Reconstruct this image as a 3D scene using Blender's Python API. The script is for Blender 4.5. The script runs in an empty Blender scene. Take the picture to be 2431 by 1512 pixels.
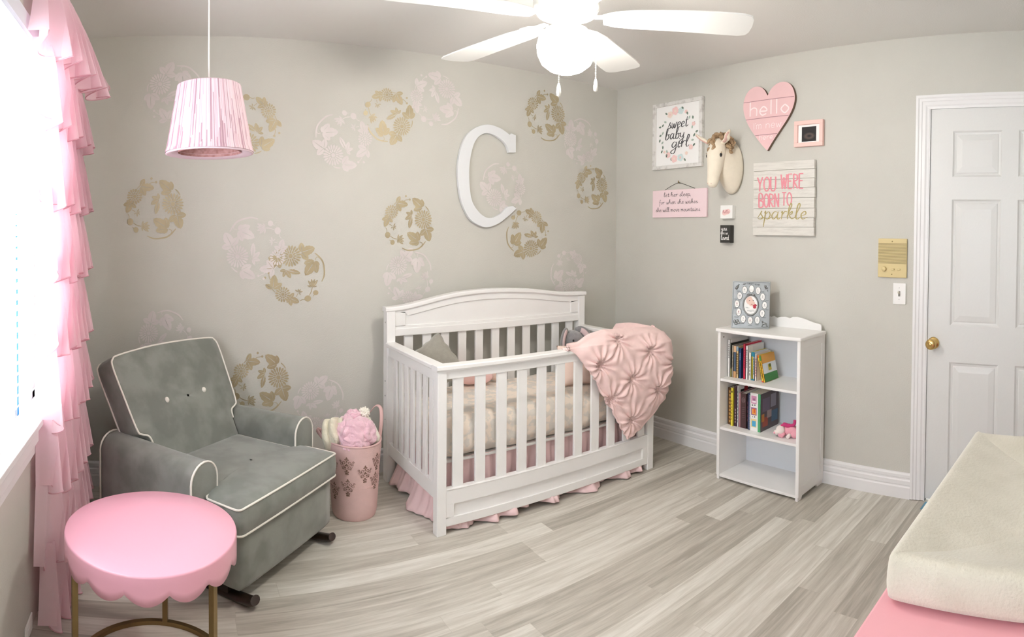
import bpy, bmesh, math, random
from mathutils import Vector, Matrix, noise
from math import sin, cos, pi, radians, sqrt, atan2, hypot, exp
random.seed(7)
SC = bpy.context.scene
COL = SC.collection

# ------------------------------------------------------------------ camera, world, lights, exposure
cam_d = bpy.data.cameras.new('camera')
cam = bpy.data.objects.new('camera', cam_d); COL.objects.link(cam)
Rx = (0.84030639, -0.54207156, 0.0066031); Fw = (0.5420925, 0.84011145, -0.01866729); Up = (0.00457167, 0.01926573, 0.99980395)
cam.matrix_world = Matrix(((Rx[0], Up[0], -Fw[0], 0.48326), (Rx[1], Up[1], -Fw[1], -3.13707), (Rx[2], Up[2], -Fw[2], 1.34519), (0, 0, 0, 1)))
cam_d.type = 'PANO'
cam_d.panorama_type = 'CENTRAL_CYLINDRICAL'
cam_d.central_cylindrical_range_u_min = -0.86316
cam_d.central_cylindrical_range_u_max = 0.86316
cam_d.central_cylindrical_range_v_min = -0.66036
cam_d.central_cylindrical_range_v_max = 0.41717
cam_d.central_cylindrical_radius = 1.0
cam_d.clip_start = 0.01
SC.camera = cam
SC.view_settings.view_transform = 'Standard'
SC.view_settings.look = 'None'
SC.view_settings.gamma = 1
SC.view_settings.exposure = 0.40
wd = bpy.data.worlds.new('sky'); SC.world = wd; wd.use_nodes = True
bg = wd.node_tree.nodes['Background']
bg.inputs[0].default_value = (0.88, 0.94, 1.0, 1); bg.inputs[1].default_value = 9.0
pl = bpy.data.lights.new('window_portal', 'AREA'); pl.shape = 'RECTANGLE'; pl.size = 1.85; pl.size_y = 1.38
pl.cycles.is_portal = True
po = bpy.data.objects.new('window_portal', pl); COL.objects.link(po)
po.location = (-0.15, -1.82, 1.38); po.rotation_euler = (0, radians(-90), 0)
LAMP = 68.0          # radiance of the fan's globe
SC.cycles.max_bounces = 10; SC.cycles.diffuse_bounces = 6; SC.cycles.transparent_max_bounces = 16
SC.cycles.sample_clamp_indirect = 8
SC.cycles.use_denoising = True

# ------------------------------------------------------------------ helpers: materials
def lin(h):
    h = h.lstrip('#'); o = []
    for i in (0, 2, 4):
        c = int(h[i:i + 2], 16) / 255
        o.append(c / 12.92 if c <= .04045 else ((c + .055) / 1.055) ** 2.4)
    return tuple(o) + (1,)
class N:
    def __init__(s, name):
        s.m = bpy.data.materials.new(name); s.m.use_nodes = True; s.t = s.m.node_tree
        s.b = s.t.nodes['Principled BSDF']; s.out = s.t.nodes['Material Output']
    def n(s, ty, **kw):
        x = s.t.nodes.new(ty)
        for k, v in kw.items():
            if k.startswith('i_'): x.inputs[int(k[2:]) if k[2:].isdigit() else k[2:]].default_value = v
            else: setattr(x, k, v)
        return x
    def l(s, a, b): s.t.links.new(a, b)
MC = {}
def mat(name, col, rough=.6, metal=0, var=.0, vs=6, bump=0, bs=200, sheen=0, coat=0, trans=0, col2=None, stretch=None, spec=None, ramp=None):
    if name in MC: return MC[name]
    s = N(name); b = s.b
    c = lin(col)
    b.inputs['Base Color'].default_value = c
    b.inputs['Roughness'].default_value = rough; b.inputs['Metallic'].default_value = metal
    if spec is not None: b.inputs['Specular IOR Level'].default_value = spec
    if sheen: b.inputs['Sheen Weight'].default_value = sheen; b.inputs['Sheen Roughness'].default_value = .5
    if coat: b.inputs['Coat Weight'].default_value = coat
    tc = s.n('ShaderNodeTexCoord'); mp = s.n('ShaderNodeMapping')
    s.l(tc.outputs['Object'], mp.inputs[0])
    if stretch: mp.inputs['Scale'].default_value = stretch
    colsock = None
    if var or col2:
        nz = s.n('ShaderNodeTexNoise'); nz.inputs['Scale'].default_value = vs; nz.inputs['Detail'].default_value = 4
        s.l(mp.outputs[0], nz.inputs['Vector'])
        cr = s.n('ShaderNodeValToRGB')
        lo, hi = ramp or (.35, .65)
        cr.color_ramp.elements[0].position = lo; cr.color_ramp.elements[1].position = hi
        if col2: c2 = lin(col2)
        else: c2 = tuple(min(1, v * (1 + var)) for v in c[:3]) + (1,)
        c1 = c if col2 else tuple(v * (1 - var) for v in c[:3]) + (1,)
        cr.color_ramp.elements[0].color = c1; cr.color_ramp.elements[1].color = c2
        s.l(nz.outputs[0], cr.inputs[0]); s.l(cr.outputs[0], b.inputs['Base Color']); colsock = cr.outputs[0]
    if bump:
        nb = s.n('ShaderNodeTexNoise'); nb.inputs['Scale'].default_value = bs; nb.inputs['Detail'].default_value = 3
        s.l(mp.outputs[0], nb.inputs['Vector'])
        bp = s.n('ShaderNodeBump'); bp.inputs['Strength'].default_value = min(1, bump); bp.inputs['Distance'].default_value = .002
        s.l(nb.outputs[0], bp.inputs['Height']); s.l(bp.outputs[0], b.inputs['Normal'])
    if trans:
        tr = s.n('ShaderNodeBsdfTranslucent'); tr.inputs[0].default_value = c
        if colsock: s.l(colsock, tr.inputs[0])
        mx = s.n('ShaderNodeMixShader'); mx.inputs[0].default_value = trans
        s.l(b.outputs[0], mx.inputs[1]); s.l(tr.outputs[0], mx.inputs[2]); s.l(mx.outputs[0], s.out.inputs[0])
    MC[name] = s.m
    return s.m
def emis(name, col, k):
    s = N(name); s.b.inputs['Base Color'].default_value = (1, 1, 1, 1)
    s.b.inputs['Emission Color'].default_value = col; s.b.inputs['Emission Strength'].default_value = k
    return s.m

WALL = mat('wall_paint', 'cac8c0', .62, var=.02, vs=3, bump=.35, bs=160)
CEIL = mat('ceiling_paint', 'e2e0dc', .85, bump=.3, bs=120)
TRIM = mat('trim_gloss_white', 'e9e8e8', .35)
DOORW = mat('door_white', 'dddddb', .4, bump=.12, bs=90)
WHITE = mat('white_lacquer', 'efeeec', .38, var=.01)
GOLDP = mat('stencil_gold', 'b3a587', .4, metal=.28, col2='bfb293', vs=14)
PEARL = mat('stencil_pearl', 'dcd4d1', .5, metal=.0, col2='d5ccca', vs=12)
GREY = mat('grey_suede', '73766f', .9, col2='868982', vs=9, bump=.3, bs=500, sheen=.35, ramp=(.38, .62))
PIPING = mat('cream_piping', 'e8e4da', .7)
DARKW = mat('dark_walnut', '2a1d15', .3, coat=.3)
PINKT = mat('pink_enamel', 'ebacbd', .28, coat=.15)
BRASS = mat('antique_brass', '8d7752', .35, metal=.85)
GOLD = mat('polished_brass', 'd8b878', .18, metal=1)
CHROME = mat('chrome', 'c8c8c8', .2, metal=1)
CURT = mat('pink_voile', 'fce3ea', .85, trans=.45, bump=.15, bs=300)
CURTH = mat('voile_hem', 'eec3cd', .85, trans=.3)
SHEET = mat('scroll_sheet', 'f0e3d6', .9, col2='dcd6ce', vs=24, ramp=(.46, .54), bump=.25, bs=60)
COMF = mat('pink_comforter', 'f5d6d2', .85, var=.03, vs=30, bump=.2, bs=250, sheen=.2)
SKIRT = mat('pink_crib_skirt', 'f3d6d6', .9, bump=.2, bs=200, trans=.12)
PCUSH = mat('blush_cotton', 'efc9c5', .9, bump=.2, bs=200)
CREAMP = mat('cream_pink_cotton', 'f0d9cd', .9, bump=.2, bs=200)
PLUSHG = mat('grey_plush', '8b8a8c', 1, var=.08, vs=60, bump=1, bs=350, sheen=.6)
GPIL = mat('taupe_pillow', '98948a', .95, var=.05, vs=40, bump=.8, bs=200, sheen=.3)
FUZZP = mat('pink_fuzzy_fleece', 'e8bfcb', 1, var=.05, vs=40, bump=1, bs=220, sheen=.7)
FUZZC = mat('cream_fleece', 'dfd8c2', 1, var=.05, vs=40, bump=1, bs=200, sheen=.5)
FUZZW = mat('white_fluff', 'f1ede0', 1, bump=1, bs=200, sheen=.6)
HAMP = mat('hamper_felt', 'ddbcb8', .95, var=.02, vs=30, bump=.4, bs=300)
HAMPH = mat('hamper_strap', 'd9b4b1', .9)
DAMASK = mat('damask_print', '86695a', .6, metal=.2)
SHADE = mat('raffia_shade', 'e4ccd3', .88, trans=.1)
SHADEI = mat('raffia_inner', 'c79a96', .9, col2='a87873', vs=60)
CORD = mat('white_cord', 'e8e4df', .5)
PADW = mat('minky_pad_cover', 'd6d0c1', 1, col2='cdc7b7', vs=10, bump=.8, bs=120, sheen=.5)
PINKD = mat('pink_dresser_paint', 'eaa9b2', .35)
INK = mat('charcoal_ink', '4a4a4c', .7)
INKB = mat('print_black', '1c1b1c', .6)
LAV = mat('plate_white', 'f2f1ee', .4)
PLANKW = mat('whitewashed_plank', 'dedbd4', .8, col2='cbc7c0', vs=9, stretch=(1, 1, 9), ramp=(.45, .8), bump=.4, bs=60)
PAPER = mat('white_paper', 'f4f3f1', .6)
FRAMEG = mat('weathered_frame', 'e0deda', .7, col2='c0bcb8', vs=30, ramp=(.5, .7))
HEARTP = mat('heart_pink', 'e9c2c3', .6, var=.02, vs=8)
LTPINK = mat('light_pink_board', 'f1d9dd', .6)
WOODE = mat('wood_edge', '6f5a4b', .8)
CORAL = mat('coral_paint', 'e08f9a', .6)
OLIVE = mat('gold_glitter', 'b8aa74', .4, metal=.5)
FELTC = mat('cream_felt', 'ece2cf', 1, var=.02, vs=30, bump=.5, bs=400, sheen=.4)
FELTP = mat('pink_felt', 'd9b3a8', 1)
MANE = mat('brown_felt', 'a68b6c', 1, var=.12, vs=40, bump=.6, bs=200)
PEWTER = mat('pewter', '8d8f8f', .42, metal=.8, var=.08, vs=6)
BEIGE = mat('intercom_beige', 'd8c592', .5)
BEIGED = mat('intercom_groove', '85754c', .7)

# floor: wood look tiles, rows along the back wall
def floor_mat():
    s = N('wood_look_tile'); L = s.l
    tc = s.n('ShaderNodeTexCoord'); sep = s.n('ShaderNodeSeparateXYZ'); L(tc.outputs['Object'], sep.inputs[0])
    def M(op, a, b=None, c=None):
        x = s.n('ShaderNodeMath', operation=op)
        for i, v in enumerate((a, b, c)):
            if v is None: continue
            if isinstance(v, (int, float)): x.inputs[i].default_value = v
            else: L(v, x.inputs[i])
        return x.outputs[0]
    def WN(x, y):
        cb = s.n('ShaderNodeCombineXYZ'); L(x, cb.inputs[0])
        if isinstance(y, (int, float)): cb.inputs[1].default_value = y
        else: L(y, cb.inputs[1])
        w = s.n('ShaderNodeTexWhiteNoise', noise_dimensions='3D'); L(cb.outputs[0], w.inputs[0]); return w.outputs[0]
    X, Y = sep.outputs[0], sep.outputs[1]
    ry = M('DIVIDE', Y, .094); row = M('FLOOR', ry); fy = M('FRACT', ry)
    rx = M('ADD', M('DIVIDE', X, 1.22), M('MULTIPLY', WN(row, 3.3), 5.0)); cx = M('FLOOR', rx); fx = M('FRACT', rx)
    rnd = WN(row, cx)
    rnd2 = WN(cx, row)
    # streaky grain, its own offset in every tile
    gx = M('ADD', M('MULTIPLY', X, 2.3), M('MULTIPLY', rnd, 37.0)); gy = M('ADD', M('MULTIPLY', Y, 34.0), M('MULTIPLY', rnd2, 53.0))
    cb = s.n('ShaderNodeCombineXYZ'); L(gx, cb.inputs[0]); L(gy, cb.inputs[1])
    n1 = s.n('ShaderNodeTexNoise'); n1.inputs['Scale'].default_value = 1.0; n1.inputs['Detail'].default_value = 5; n1.inputs['Roughness'].default_value = .6; n1.inputs['Distortion'].default_value = .5
    L(cb.outputs[0], n1.inputs['Vector'])
    cb2 = s.n('ShaderNodeCombineXYZ'); L(M('MULTIPLY', gx, 5), cb2.inputs[0]); L(M('MULTIPLY', gy, 5), cb2.inputs[1])
    n2 = s.n('ShaderNodeTexNoise'); n2.inputs['Scale'].default_value = 1.0; n2.inputs['Detail'].default_value = 3; L(cb2.outputs[0], n2.inputs['Vector'])
    v = M('ADD', M('MULTIPLY', M('SUBTRACT', rnd, .5), .50), M('ADD', M('MULTIPLY', n1.outputs[0], 1.15), M('MULTIPLY', n2.outputs[0], .28)))
    v = M('SUBTRACT', v, .23)
    cr = s.n('ShaderNodeValToRGB'); e = cr.color_ramp.elements
    e[0].position = .15; e[0].color = lin('a39d92'); e[1].position = .85; e[1].color = lin('e0ddd4')
    m_ = cr.color_ramp.elements.new(.5); m_.color = lin('c4bfb4')
    L(v, cr.inputs[0])
    # joints
    ex = M('MINIMUM', fx, M('SUBTRACT', 1, fx)); ey = M('MINIMUM', fy, M('SUBTRACT', 1, fy))
    j = M('MAXIMUM', M('LESS_THAN', M('MULTIPLY', ex, 1.22), .0009), M('LESS_THAN', M('MULTIPLY', ey, .094), .0009))
    mx = s.n('ShaderNodeMix', data_type='RGBA'); L(M('MULTIPLY', j, .55), mx.inputs[0]); L(cr.outputs[0], mx.inputs[6]); mx.inputs[7].default_value = lin('b0a99c')
    L(mx.outputs[2], s.b.inputs['Base Color'])
    s.b.inputs['Roughness'].default_value = .5
    bp = s.n('ShaderNodeBump'); bp.inputs['Strength'].default_value = .2; bp.inputs['Distance'].default_value = .001
    L(M('SUBTRACT', n2.outputs[0], j), bp.inputs['Height']); L(bp.outputs[0], s.b.inputs['Normal'])
    return s.m

# ------------------------------------------------------------------ helpers: meshes
class MB:
    def __init__(s): s.v = []; s.f = []; s.mi = []; s.sm = []
    def add(s, vs, fs, mi=0, sm=False, T=None):
        o = len(s.v)
        s.v += [tuple(T(p) if callable(T) else (T @ Vector(p) if T is not None else p)) for p in vs]
        s.f += [tuple(i + o for i in f) for f in fs]; s.mi += [mi] * len(fs); s.sm += [sm] * len(fs)
        return s
    def box(s, a, b, mi=0, T=None):
        x0, y0, z0 = a; x1, y1, z1 = b
        v = [(x0, y0, z0), (x1, y0, z0), (x1, y1, z0), (x0, y1, z0), (x0, y0, z1), (x1, y0, z1), (x1, y1, z1), (x0, y1, z1)]
        return s.add(v, [(0, 3, 2, 1), (4, 5, 6, 7), (0, 1, 5, 4), (1, 2, 6, 5), (2, 3, 7, 6), (3, 0, 4, 7)], mi, False, T)
    def grid(s, f, nu, nv, cu=False, cv=False, mi=0, sm=True, T=None):
        vs = [f(i / (nu if cu else nu - 1), j / (nv if cv else nv - 1)) for i in range(nu) for j in range(nv)]
        fs = [(i * nv + j, ((i + 1) % nu) * nv + j, ((i + 1) % nu) * nv + (j + 1) % nv, i * nv + (j + 1) % nv)
              for i in range(nu if cu else nu - 1) for j in range(nv if cv else nv - 1)]
        return s.add(vs, fs, mi, sm, T)
    def lathe(s, prof, n=32, c=(0, 0, 0), mi=0, T=None, sm=True):
        return s.grid(lambda u, v: (c[0] + prof[round(v * (len(prof) - 1))][0] * cos(2 * pi * u), c[1] + prof[round(v * (len(prof) - 1))][0] * sin(2 * pi * u),
                                    c[2] + prof[round(v * (len(prof) - 1))][1]), n, len(prof), cu=True, mi=mi, T=T, sm=sm)
    def tube(s, pts, r, n=8, closed=False, mi=0, r2=None, T=None, caps=True):
        P = [Vector(p) for p in pts]; m = len(P); rings = []
        up = Vector((0, 0, 1)); prev = None
        for i in range(m):
            t = (P[(i + 1) % m] - P[i - 1]) if closed else (P[min(i + 1, m - 1)] - P[max(i - 1, 0)])
            if t.length < 1e-9: t = Vector((0, 0, 1))
            t.normalize()
            if prev is None:
                a = up if abs(t.dot(up)) < .9 else Vector((1, 0, 0)); nx = t.cross(a).normalized()
            else:
                nx = prev - t * prev.dot(t)
                nx = nx.normalized() if nx.length > 1e-6 else t.orthogonal().normalized()
            prev = nx; ny = t.cross(nx)
            ra = r[i] if isinstance(r, (list, tuple)) else r
            rb = (r2[i] if isinstance(r2, (list, tuple)) else r2) if r2 is not None else ra
            rings.append([P[i] + nx * ra * cos(2 * pi * k / n) + ny * rb * sin(2 * pi * k / n) for k in range(n)])
        vs = [p for q in rings for p in q]
        fs = [(i * n + k, i * n + (k + 1) % n, ((i + 1) % m) * n + (k + 1) % n, ((i + 1) % m) * n + k) for i in range(m if closed else m - 1) for k in range(n)]
        s.add(vs, fs, mi, True, T)
        if caps and not closed:
            o = len(s.v) - len(vs); s.f += [tuple(o + k for k in range(n))[::-1], tuple(o + (m - 1) * n + k for k in range(n))]; s.mi += [mi] * 2; s.sm += [False] * 2
        return s
    def prism(s, poly, h0, h1, T=None, mi=0, mside=None, sm=False):
        n = len(poly)
        v = [(x, y, h0) for x, y in poly] + [(x, y, h1) for x, y in poly]
        s.add(v, [tuple(range(n))[::-1], tuple(range(n, 2 * n))], mi, False, T)
        o = len(s.v) - 2 * n
        s.f += [(o + i, o + (i + 1) % n, o + n + (i + 1) % n, o + n + i) for i in range(n)]; s.mi += [mi if mside is None else mside] * n; s.sm += [sm] * n
        return s
    def ell(s, c, r, nu=24, nv=14, mi=0, T=None, wob=0, ws=8, pw=1, crs=0):
        def f(u, v):
            a = 2 * pi * u; b = pi * (v - .5)
            sg = lambda x: math.copysign(abs(x) ** pw, x)
            d = Vector((sg(cos(b)) * sg(cos(a)), sg(cos(b)) * sg(sin(a)), sg(sin(b))))
            k = 1 + (wob * noise.noise(d * ws + Vector(c) * 9) if wob else 0) - (crs * max(0, 1 - 6 * abs(noise.noise(d * ws * .8 + Vector(c) * 31 + Vector((d.z * 1.5, 0, 0))))) if crs else 0)
            return (c[0] + d.x * r[0] * k, c[1] + d.y * r[1] * k, c[2] + d.z * r[2] * k)
        return s.grid(f, nu, nv, cu=True, mi=mi, T=T)
    def build(s, name, mats, parent=None, bevel=0, seg=2, solid=0, sub=0, weld=True, so=0):
        if not isinstance(mats, (list, tuple)): mats = [mats]
        me = bpy.data.meshes.new(name)
        lo = [min(p[i] for p in s.v) for i in range(3)]; hi = [max(p[i] for p in s.v) for i in range(3)]
        c = ((lo[0] + hi[0]) / 2, (lo[1] + hi[1]) / 2, (lo[2] + hi[2]) / 2)
        me.from_pydata([(p[0] - c[0], p[1] - c[1], p[2] - c[2]) for p in s.v], [], s.f)
        for m in mats: me.materials.append(m)
        me.polygons.foreach_set('material_index', s.mi); me.polygons.foreach_set('use_smooth', s.sm)
        bm = bmesh.new(); bm.from_mesh(me)
        if weld: bmesh.ops.remove_doubles(bm, verts=bm.verts, dist=1e-6)
        bmesh.ops.recalc_face_normals(bm, faces=bm.faces)
        bm.to_mesh(me); bm.free()
        o = bpy.data.objects.new(name, me); COL.objects.link(o); o.location = c
        if parent is not None:
            o.parent = parent; o.matrix_parent_inverse = Matrix.Translation(wloc(parent)).inverted()
        if bevel:
            d = o.modifiers.new('b', 'BEVEL'); d.width = bevel; d.segments = seg; d.limit_method = 'ANGLE'; d.angle_limit = radians(40); d.harden_normals = False
        if solid:
            d = o.modifiers.new('s', 'SOLIDIFY'); d.thickness = solid; d.offset = so
        if sub:
            d = o.modifiers.new('u', 'SUBSURF'); d.levels = sub; d.render_levels = sub
        o['_w'] = c
        return o
def wloc(o): return Vector(o['_w'])
def tag(o, label=None, cat=None, group=None, kind=None):
    if label: o['label'] = label
    if cat: o['category'] = cat
    if group: o['group'] = group
    if kind: o['kind'] = kind
    return o
def thing(name, loc, label, cat, group=None):
    e = bpy.data.objects.new(name, None); COL.objects.link(e); e.location = loc; e['_w'] = tuple(loc); e.empty_display_size = .05
    return tag(e, label, cat, group)
def struct(o, label=None): o['kind'] = 'structure'; return tag(o, label) if label else o
def cat(pts, k=6, closed=False):      # catmull-rom
    P = [Vector(p) for p in pts]; n = len(P); out = []
    if n < 3 and not closed:
        return [P[0].lerp(P[-1], i / k) for i in range(k + 1)] if n == 2 else P
    for i in range(n if closed else n - 1):
        a, b, c, d = (P[(i - 1) % n], P[i], P[(i + 1) % n], P[(i + 2) % n]) if closed else (P[max(i - 1, 0)], P[i], P[i + 1], P[min(i + 2, n - 1)])
        for j in range(k):
            t = j / k
            out.append(.5 * ((2 * b) + (c - a) * t + (2 * a - 5 * b + 4 * c - d) * t * t + (3 * b - a - 3 * c + d) * t ** 3))
    if not closed: out.append(P[-1])
    return out
def ribbon(mb, pts, w, T, mi=0, k=5, calli=0, taper=True, smooth=True):
    """flat painted stroke; T maps (x, y) of the painted surface to the world"""
    if not smooth and len(pts) > 2:
        for a, b in zip(pts, pts[1:]): ribbon(mb, [a, b], w, T, mi, k, calli, False, False)
        return
    P = cat([(x, y, 0) for x, y in pts], k) if smooth and len(pts) > 2 else [Vector((x, y, 0)) for x, y in pts]
    n = len(P); L = []; R = []; LAYER[0] += 1
    for i, p in enumerate(P):
        t = P[min(i + 1, n - 1)] - P[max(i - 1, 0)]
        if t.length < 1e-9: t = Vector((1, 0, 0))
        t.normalize(); nn = Vector((-t.y, t.x, 0))
        ww = w / 2 * (1 + calli * (abs(t.y) - .6))
        if taper: ww *= .45 + .55 * min(1, 4 * min(i + .5, n - .5 - i) / n)
        d = lift(T, p.x, p.y, 4e-6 * i)
        L.append(tuple(Vector(T(*(p + nn * ww)[:2])) + d)); R.append(tuple(Vector(T(*(p - nn * ww)[:2])) + d))
    mb.add(L + R, [(i, i + 1, n + i + 1, n + i) for i in range(n - 1)], mi)
LAYER = [0]
def lift(T, x, y, base=0):
    """outward step so that overlapping coats of paint do not share one plane"""
    p = Vector(T(x, y)); n = (Vector(T(x + .01, y)) - p).cross(Vector(T(x, y + .01)) - p)
    n = n.normalized() if n.length > 1e-12 else Vector((0, 0, 0))
    return n * (2e-5 * (LAYER[0] % 40 + 1) + base)
def patch(mb, pts, T, mi=0):
    LAYER[0] += 1; d = lift(T, *pts[0])
    mb.add([tuple(Vector(T(x, y)) + d) for x, y in pts], [tuple(range(len(pts)))], mi)
def disc(mb, x, y, rx, ry, T, mi=0, n=18, rot=0):
    patch(mb, [(x + rx * cos(a) * cos(rot) - ry * sin(a) * sin(rot), y + rx * cos(a) * sin(rot) + ry * sin(a) * cos(rot)) for a in [2 * pi * k / n for k in range(n)]], T, mi)

# a small pen-stroke alphabet: strokes, advance
GL = {
 'a': ([[(.6, .85), (.3, 1), (.05, .5), (.25, 0), (.55, .45), (.65, 1)], [(.65, 1), (.6, .35), (.72, 0), (.95, .2)]], .95),
 'b': ([[(0, .3), (.3, 1.6), (.2, 2), (.1, 1.5), (.1, .15), (.35, 0), (.62, .4), (.4, .95), (.15, .6)], [(.5, .9), (.8, .8)]], .8),
 'c': ([[(.58, .85), (.3, 1), (.05, .5), (.3, 0), (.7, .25)]], .7),
 'd': ([[(.6, .85), (.3, 1), (.05, .5), (.25, 0), (.55, .45), (.7, 2)], [(.7, 2), (.62, .3), (.75, 0), (.9, .2)]], .92),
 'e': ([[(0, .35), (.5, .62), (.38, 1), (.08, .6), (.25, 0), (.7, .25)]], .68),
 'f': ([[(.65, 1.75), (.45, 2), (.28, 1.4), (.22, -.6), (.0, -.95)], [(0, 1), (.6, 1.05)]], .6),
 'g': ([[(.6, .85), (.3, 1), (.05, .5), (.25, .05), (.55, .45), (.65, 1)], [(.65, 1), (.58, -.6), (.3, -1), (.02, -.6), (.85, .15)]], .85),
 'h': ([[(0, .3), (.32, 1.7), (.2, 2), (.1, 1.4), (.08, 0)], [(.1, .5), (.38, 1), (.56, .8), (.54, .15), (.75, .05), (.85, .2)]], .85),
 'i': ([[(.08, 1), (.06, .25), (.2, 0), (.4, .25)], [(.1, 1.38), (.13, 1.5)]], .42),
 'k': ([[(0, .3), (.32, 1.7), (.2, 2), (.1, 1.4), (.08, 0)], [(.1, .55), (.42, 1), (.45, .7), (.15, .5)], [(.2, .5), (.5, .05), (.8, .25)]], .78),
 'l': ([[(0, .3), (.35, 1.6), (.22, 2), (.1, 1.4), (.12, .2), (.3, 0), (.5, .25)]], .5),
 'm': ([[(0, .8), (.08, 1), (.08, 0)], [(.1, .6), (.3, 1), (.4, .8), (.4, 0)], [(.42, .6), (.62, 1), (.74, .8), (.74, .12), (.95, .2)]], .98),
 'n': ([[(0, .8), (.08, 1), (.08, 0)], [(.1, .6), (.35, 1), (.5, .8), (.5, .12), (.75, .2)]], .78),
 'o': ([[(.4, 1), (.05, .5), (.35, 0), (.62, .5), (.4, 1), (.55, .8), (.8, .95)]], .78),
 'p': ([[(.02, .8), (.12, 1), (.08, -1)], [(.12, .6), (.4, 1), (.62, .55), (.4, 0), (.12, .25)], [(.5, .05), (.75, .25)]], .75),
 'r': ([[(.0, .8), (.1, 1), (.1, 0)], [(.12, .55), (.35, 1), (.6, .9)]], .6),
 's': ([[(0, .2), (.35, 1.1), (.25, .75), (.5, .3), (.3, 0), (.03, .12)], [(.4, .05), (.65, .25)]], .62),
 't': ([[(.25, 1.75), (.2, .25), (.36, 0), (.6, .25)], [(0, 1.1), (.5, 1.2)]], .55),
 'u': ([[(.05, 1), (.06, .3), (.25, 0), (.5, .4), (.55, 1)], [(.55, 1), (.55, .2), (.8, .2)]], .78),
 'v': ([[(.03, 1), (.28, 0), (.55, .95), (.75, .9)]], .7),
 'w': ([[(.03, 1), (.12, .1), (.3, .05), (.42, .8), (.5, .1), (.68, .05), (.82, .95), (1, .9)]], .98),
 'y': ([[(.05, 1), (.1, .35), (.3, .15), (.55, .5), (.6, 1)], [(.6, 1), (.52, -.6), (.25, -1), (0, -.6), (.8, .15)]], .8),
 ' ': ([], .5), '.': ([[(.05, 0), (.1, .12)]], .2), "'": ([[(.1, 2), (.06, 1.65)]], .2), ',': ([[(.1, .1), (.04, -.25)]], .2),
}
CP = {  # plain capitals, height 1
 'A': [[(0, 0), (.3, 1), (.6, 0)], [(.12, .38), (.5, .38)]], 'B': [[(0, 0), (0, 1), (.4, .95), (.42, .6), (.02, .52), (.5, .42), (.5, .05), (0, 0)]],
 'E': [[(.5, 1), (0, 1), (0, 0), (.5, 0)], [(0, .52), (.42, .52)]], 'F': [[(.5, 1), (0, 1), (0, 0)], [(0, .52), (.42, .52)]],
 'H': [[(0, 0), (0, 1)], [(.5, 0), (.5, 1)], [(0, .5), (.5, .5)]], 'I': [[(.1, 0), (.1, 1)]], 'M': [[(0, 0), (0, 1), (.32, .3), (.64, 1), (.64, 0)]],
 'N': [[(0, 0), (0, 1), (.5, 0), (.5, 1)]], 'O': [[(.28, 1), (.02, .75), (.02, .25), (.28, 0), (.54, .25), (.54, .75), (.28, 1)]],
 'R': [[(0, 0), (0, 1), (.45, .9), (.45, .58), (.02, .5), (.52, 0)]], 'S': [[(.5, .85), (.25, 1), (.03, .78), (.45, .4), (.3, 0), (0, .12)]],
 'T': [[(0, 1), (.56, 1)], [(.28, 1), (.28, 0)]], 'U': [[(0, 1), (.02, .2), (.25, 0), (.48, .2), (.5, 1)]], 'W': [[(0, 1), (.18, 0), (.36, .8), (.54, 0), (.74, 1)]],
 'Y': [[(0, 1), (.26, .5)], [(.54, 1), (.26, .5), (.24, 0)]], ' ': []}
def cw(c): return {'M': .8, 'W': .9, 'I': .3, ' ': .45}.get(c, .7)
def write(mb, text, T, x0, x1, y, h, w, mi=0, caps=False, calli=.4, slant=0, rise=0):
    """text from x0 to x1, baseline y, x-height (or cap height) h"""
    adv = [cw(c) if caps else GL[c][1] for c in text]; tot = sum(adv); sx = (x1 - x0) / tot; cx = 0
    for c, a in zip(text, adv):
        for st in (CP[c] if caps else GL[c][0]):
            ribbon(mb, [(x0 + (cx + px) * sx + slant * py * h, y + py * h + rise * (cx / tot)) for px, py in st], w, T, mi, k=4 if not caps else 3, calli=calli, taper=not caps, smooth=not (caps and c in 'AEFHMNTWYIR'))
        cx += a
def slab(name, m, a, b, parent=None, bevel=.002): return MB().box(a, b).build(name, m, parent, bevel=bevel)

W, H, DY = 3.3956, 2.3968, -2.1764
FY = -3.32                      # front wall, behind the camera
# ------------------------------------------------------------------ the room
struct(MB().box((-.12, FY - .1, -.1), (W + .1, .1, 0)).build('floor', floor_mat()), 'greyish wood-look plank tile floor')
struct(MB().box((-.12, FY - .1, H), (W + .1, .1, H + .1)).build('ceiling', CEIL), 'plain off-white ceiling')
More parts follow.
